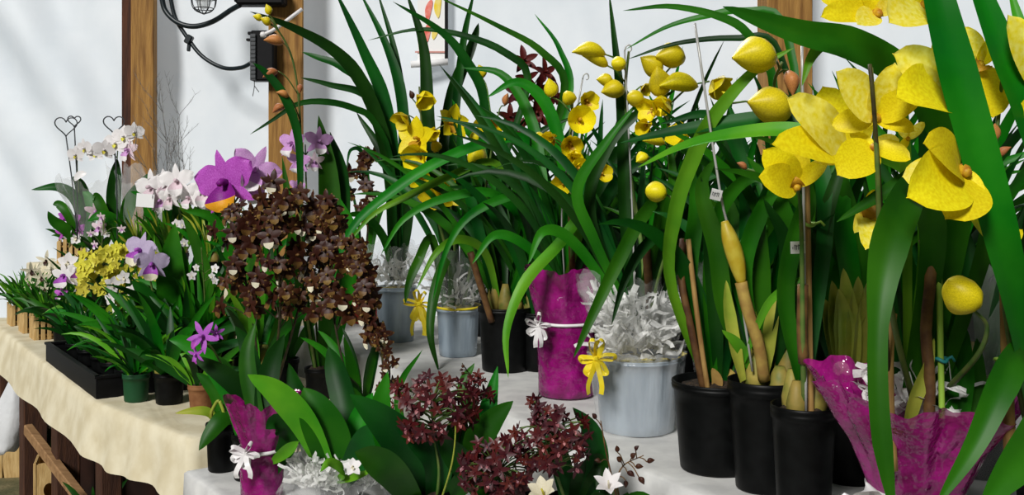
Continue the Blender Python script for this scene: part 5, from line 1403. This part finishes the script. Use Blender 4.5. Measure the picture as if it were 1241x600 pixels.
small(zt(192, 4.30, TC), 'leafy orchid in black pot behind the broad upright leaf of the lavender one', fol=dict(n=24, L=(.22, .44), w=(.024, .04), m=[LM, LL, LD], p0=(55, 86)))
for a_, q_, lb in ((.44, .07, 'leafy orchid with yellow-green stems on the stand, left of the black planter'), (.74, .07, 'leafy orchid with yellow-green stems on the stand, below the white flowers'), (1.02, .07, 'leafy orchid with yellow-green stems on the stand, below the white card')):
    p_ = S0 + us * a_ + vs_ * q_
    s_ = small(Vector((p_.x, p_.y, 1.0245)), lb, potk=(.042, .036, .08, POTB), fol=dict(n=36, L=(.12, .27), w=(.012, .026), m=[LM, LY, LL, LM], p0=(66, 89), bend=(0, 60), r=.04), group='leafy orchids along the front of the raised stand', bl=3,
          spikes=[])
for px_, y_, x0, x1, y0, y1, k_, n_, lb in ((250, 3.42, 226, 262, 300, 350, 'white', 5, 'leafy orchid with a few tiny white flowers above the violet flowered one'), (120, 4.42, 104, 150, 262, 300, 'blush', 5, 'leafy orchid with tiny blush flowers behind the small yellow flowers'), (215, 3.98, 190, 232, 268, 300, 'white', 5, 'leafy orchid with tiny white flowers behind the lavender flowered one')):
    small(zt(px_, y_, TC), lb, potk=(.042, .036, .08, POTB), fol=dict(n=34, L=(.2, .42), w=(.012, .026), m=[LM, LD, LL, LM], p0=(58, 88), bend=(0, 70), r=.04),
          spikes=[([(px_, 440, y_), (px_ - 2, 360, y_ - .05), ((x0 + x1) / 2, y0, y_ - .1)], .0035, STEMG, cluster(x0, x1, y0, y1, y_ - .12, k_, 6, n_), .0014)])
# wooden slat baskets
def basket(pos, label, s, h, rz, fol, group='wooden slat baskets'):
    e = thing('orchid_basket', label, 'orchid basket', pos, group)
    rt = Matrix.Rotation(rz, 3, 'Z'); P0 = Vector(pos)
    for sd in range(4):
        r2 = Matrix.Rotation(rz + sd * PI / 2, 3, 'Z')
        m = MB(); n = 5
        for i in range(n):
            x = -s / 2 + .008 + (s - .016) * i / (n - 1)
            hh = h * (1 + .10 * math.sin(i * 2.3 + sd))
            m.box(P0 + r2 @ Vector((x, -s / 2, hh / 2)), (s / n * .72, .008, hh), 0, r2, .002)
        for z in (h * .2, h * .75):
            m.box(P0 + r2 @ Vector((0, -s / 2 + .008, z)), (s * .9, .007, .010), 0, r2)
        m.build('slat_side', WOODB, e, smooth=False)
    m = MB(); m.box(P0 + Vector((0, 0, .006)), (s * .9, s * .9, .008), 0, rt); m.build('basket_floor', WOODB, e)
    m = MB(); m.box(P0 + Vector((0, 0, h * .5)), (s * .84, s * .84, h * .7), 0, rt, .01); m.build('potting_mix', SOIL, e)
    if fol: foliage(e, P0 + Vector((0, 0, h * .85)), **fol)
    return e
rzb = math.atan2(-.575, -.818) + 0
GF = dict(n=60, L=(.12, .24), w=(.010, .018), m=[LM, LM, LL], p0=(48, 88), bend=(0, 80), prof='strap', r=.06)
basket(zt(28, 4.90, TC), 'pale wooden slat basket with grassy leaves, nearest the far left end of the bench', .12, .10, 2.18, GF)
basket(zt(43, 4.66, TC), 'pale wooden slat basket with grassy leaves, second from the far left end of the bench', .12, .10, 2.18, GF)
basket(zt(57, 4.46, TC), 'pale wooden slat basket with grassy leaves, nearest the black tray', .12, .10, 2.18, GF)
# black seedling tray
tc = Vector((-1.493, 3.583, TC)); rt = Matrix.Rotation(math.atan2(.818, -.575), 3, 'Z')
e = thing('plant_tray', 'long black tray of seedlings along the edge of the cream bench', 'plant tray', tc)
m = MB(); L_, D_, h_ = .84, .20, .07
m.box(tc + Vector((0, 0, .004)), (L_, D_, .008), 0, rt)
for sx, sy, lx, ly in ((0, -1, L_, .008), (0, 1, L_, .008), (-1, 0, .008, D_), (1, 0, .008, D_)):
    m.box(tc + rt @ Vector((sx * L_ / 2, sy * D_ / 2, h_ / 2)), (lx + .008, ly, h_), 0, rt)
    m.box(tc + rt @ Vector((sx * L_ / 2, sy * D_ / 2, h_)), (lx + .016, ly + .010, .008), 0, rt)
m.build('tray_body', BLK, e)
for i, lb in enumerate(['nearest the green pot', 'second from the green pot', 'third from the green pot', 'fourth from the green pot', 'nearest the wooden baskets']):
    for k in range(1):
        q = tc + rt @ Vector((-.34 + .17 * i, rnd(-.02, .02), .0095))
        small(q, 'young green plant in the long black tray, ' + lb, 'seedling', (.045, .038, .065, POTB), dict(n=34, L=(.08, .22), w=(.010, .022), m=[LM, LD, LD], p0=(55, 88), r=.04), cat='seedling', group='seedlings in the black tray',
              spikes=[])
# ------------------------------------------------------------------ plants on the raised stand
TS = 1.0245
def st(a, q):
    p = S0 + us * a + vs_ * q
    return Vector((p.x, p.y, TS))
GS = 'orchids on the raised stand at the back left'
p0 = st(.30, .20)
rt = Matrix.Rotation(math.atan2(us.y, us.x), 3, 'Z')
e = thing('planter', 'black rectangular planter on the raised stand behind the lavender flowered orchid', 'planter', p0)
m = MB(); n_ = MB()
for sx, sy, lx, ly in ((0, -1, .30, .01), (0, 1, .30, .01), (-1, 0, .01, .15), (1, 0, .01, .15)):
    m.box(p0 + rt @ Vector((sx * .15, sy * .075, .05)), (lx + .01, ly, .10), 0, rt)
    m.box(p0 + rt @ Vector((sx * .15, sy * .075, .097)), (lx + .024, ly + .014, .010), 0, rt)
m.box(p0 + Vector((0, 0, .006)), (.29, .14, .01), 0, rt); m.build('planter_body', BLK, e)
n_.box(p0 + Vector((0, 0, .045)), (.285, .135, .066), 0, rt, .01); n_.build('potting_mix', SOIL, e)
foliage(e, p0 + Vector((0, 0, .08)), 26, (.16, .30), (.014, .026), m=[LM, LD, LY], prof='strap', r=.10)
e = small(st(.58, .20), 'orchid with white flowers on the raised stand, right of the white card', fol=dict(n=16, L=(.2, .34), w=(.03, .045), m=[LM, LL, LM], p0=(62, 88), bend=(0, 50)), group=GS, bl=3,
      spikes=[([(246, 310, 4.55), (244, 270, 4.5), (240, 240, 4.48), (238, 228, 4.48)], .005, STEMG, [fw(246, 234, 4.42, 'catw', 20, (.2, -1, 0)), fw(230, 240, 4.42, 'catw', 16, (-.4, -1, .1)), fw(252, 252, 4.44, 'catw', 13, (.3, -1, -.3))]),
              ([(250, 310, 4.55), (222, 270, 4.5), (214, 235, 4.48), (214, 222, 4.46)], .005, STEMG, [fw(214, 220, 4.42, 'catw', 22, (.1, -1, .1)), fw(206, 240, 4.43, 'catw', 16, (-.2, -1, -.3))])])
e = small(st(.90, .20), 'orchid with large white flowers and a white card, before the far left post', fol=dict(n=16, L=(.2, .36), w=(.03, .05), m=[LM, LD, LL], p0=(62, 88), bend=(0, 50)), group=GS, bl=3,
      spikes=[([(196, 300, 4.75), (190, 265, 4.7), (186, 235, 4.68), (190, 220, 4.68)], .005, STEMG, [fw(184, 228, 4.62, 'catw', 24, (-.3, -1, .1)), fw(200, 224, 4.62, 'catw', 20, (.3, -1, .2)), fw(194, 243, 4.6, 'blush', 16, (.1, -1, -.2))])])
cq = W(176, 243, 4.56); m = MB(); m.box(cq, (.082, .0015, .062), 0, Matrix.Rotation(.08, 3, 'Y')); m.build('card', TAGM, e)
for p, w in [([(196, 300, 4.75), (182, 260, 4.7), (178, 240, 4.66), (158, 232, 4.62)], .05), ([(200, 300, 4.75), (206, 250, 4.75), (214, 222, 4.75), (205, 210, 4.75)], .05)]:
    TL(e, p, w, LM, prof='broad')
e = small(st(1.22, .20), 'white moth orchid in thin cellophane with a heart-shaped wire, nearer the far left timber post', fol=dict(), group=GS)
for p, w, m in [([(145, 300, 4.95), (138, 250, 4.92), (140, 215, 4.9), (142, 192, 4.9)], .07, LD), ([(147, 300, 4.95), (156, 250, 4.9), (172, 226, 4.88), (180, 210, 4.88)], .07, LM), ([(144, 300, 4.95), (128, 260, 4.9), (118, 240, 4.9), (112, 238, 4.9)], .06, LM), ([(148, 300, 4.95), (140, 270, 4.9), (122, 262, 4.85), (106, 268, 4.85)], .06, LM)]:
    TL(e, p, w, m, prof='broad')
spike(e, [(146, 300, 4.95), (142, 230, 4.92), (143, 180, 4.9), (152, 165, 4.88), (170, 158, 4.86)], .004, STEMG,
      [fw(150, 166, 4.84, 'phal', 15), fw(163, 160, 4.82, 'phal', 13), fw(140, 174, 4.84, 'phal', 15), fw(126, 182, 4.82, 'phal', 14), fw(156, 182, 4.84, 'blush', 16)])
wrap(e, st(1.22, .20), [(.06, .05), (.10, .22), (.14, .38), (.16, .50)], CELT, .12, .03, seed=3, name='cellophane', f=5)
def heart(root, px, py, Y, s, bx, by):
    c = W(px, py, Y); pts = []
    for k in range(33):
        t = 2 * PI * k / 32
        pts.append(c + Vector((s * .062 * 16 * math.sin(t) ** 3, .01 * math.sin(t), s * .062 * (13 * math.cos(t) - 5 * math.cos(2 * t) - 2 * math.cos(3 * t) - math.cos(4 * t)))))
    b = MB(); b.tube(pts, .0032, 6, cap=False)
    b.tube([pts[16], (pts[16] + W(bx, by, Y)) / 2 + Vector((.006, 0, 0)), W(bx, by, Y)], .0032, 6, smooth=8)
    return b.build('heart_wire', DWIRE, root)
heart(e, 138, 150, 4.86, .048, 142, 290)
e = small(st(1.62, .18), 'white moth orchid in thin cellophane with a heart-shaped wire, standing farthest left', fol=dict(), group=GS)
for p, w, m in [([(98, 300, 5.2), (96, 250, 5.18), (74, 228, 5.15), (38, 230, 5.12)], .06, LD), ([(100, 300, 5.2), (104, 250, 5.2), (98, 225, 5.2), (88, 214, 5.2)], .07, LD), ([(96, 300, 5.2), (82, 280, 5.15), (66, 268, 5.12), (58, 256, 5.1)], .06, LM), ([(102, 300, 5.2), (112, 260, 5.15), (108, 240, 5.15), (100, 232, 5.15)], .06, LM), ([(98, 300, 5.2), (84, 262, 5.15), (72, 248, 5.15), (64, 248, 5.15)], .05, LM)]:
    TL(e, p, w, m, prof='broad')
spike(e, [(99, 300, 5.2), (95, 230, 5.18), (94, 190, 5.16), (104, 178, 5.14), (120, 180, 5.12)], .004, STEMG,
      [fw(103, 180, 5.08, 'phal', 13), fw(116, 186, 5.08, 'phal', 13), fw(92, 188, 5.1, 'phal', 12)])
wrap(e, st(1.62, .18), [(.06, .05), (.11, .20), (.17, .34), (.22, .44)], CELT, .12, .03, seed=12, name='cellophane', f=5)
heart(e, 80, 152, 5.12, .054, 94, 290)
heart(e, 90, 146, 5.14, .030, 94, 290)
m = MB(); m.leaf([W(90, 218, 5.05), W(97, 212, 5.03), W(105, 210, 5.03)], .04, 'oval', (0, -1, .3)); m.build('white_tie', BOWW, e)
e = small(st(1.40, .06), 'orchid with small pale pink flowers on the stand between the two moth orchids', fol=dict(n=16, L=(.10, .22), w=(.02, .032), m=[LM, LD]), group=GS,
      spikes=[([(126, 310, 5.0), (122, 285, 4.98), (120, 265, 4.97), (122, 255, 4.96)], .0035, STEMG, [fw(116, 256, 4.92, 'blush', 13), fw(126, 264, 4.92, 'blush', 12), fw(120, 276, 4.92, 'blush', 11), fw(132, 256, 4.93, 'blush', 10), fw(128, 280, 4.92, 'white', 8)], .0015)])
e = basket(st(1.86, .15) , 'tall wooden box basket with magenta and white flowers at the far left of the stand', .13, .12, rzb * 0 + .3, dict(n=12, L=(.10, .18), w=(.016, .024), m=[LM, LD]))
spike(e, [(84, 300, 5.3), (86, 285, 5.28), (88, 272, 5.26)], .0035, STEMG, [fw(85, 270, 5.18, 'pink', 16), fw(94, 278, 5.18, 'pink', 13), fw(92, 288, 5.17, 'white', 10), fw(80, 264, 5.19, 'pink', 10), fw(78, 282, 5.18, 'pink', 10)], .0015)
# dry twigs
p0 = st(1.04, .29)
e = thing('dry_twigs', 'pot of bare grey twigs standing against the white tarpaulin between the left posts', 'dry twigs', p0)
pot(e, p0, .045, .038, .09, POTB); soil(e, p0, .04, .078)
for k in range(7):
    b = MB(); base = p0 + Vector((rnd(-.015, .015), rnd(-.015, .015), .07))
    def branch(p, d, L, r, dep):
        pts = [p]
        for i in range(5):
            d = (d + Vector((rnd(-.16, .16), rnd(-.16, .16), rnd(-.05, .2)))).normalized(); pts.append(pts[-1] + d * L / 5)
        b.tube(pts, lambda t: r * (1 - .5 * t), 4, smooth=8)
        if dep:
            for q in pts[2:]:
                for s_ in range(2):
                    branch(q, (d + Vector((rnd(-.9, .9), rnd(-.9, .9), rnd(-.2, .5)))).normalized(), L * rnd(.16, .30), r * .55, dep - 1)
    branch(base, Vector((rnd(-.12, .05), rnd(-.2, .1), 1)).normalized(), rnd(.5, .78), .0022, 2)
    b.build('twig', mat('twig_grey', (.10, .10, .10), (.22, .21, .20), 60, .8), e)
# plants in the shade under the bench
for (x, Y, lb, wf) in ((60, 4.75, 'leafy plant with small white flowers on the floor under the far end of the bench', 1), (118, 3.55, 'dark leafy plant on the floor in the shade under the middle of the bench', 0)):
    q = zt(x, Y, .008)
    small(q, lb, 'potted_plant', (.09, .07, .16, POTB), dict(n=34, L=(.12, .26), w=(.02, .04), m=[LD]), cat='plant', group=None,
          spikes=[([(x, 560, Y), (x + 2, 535, Y - .1), (x + 4, 520, Y - .12)], .004, STEMG, cluster(x - 4, x + 16, 510, 530, Y - .14, 'white', 7, 6), .0015)] if wf else [])
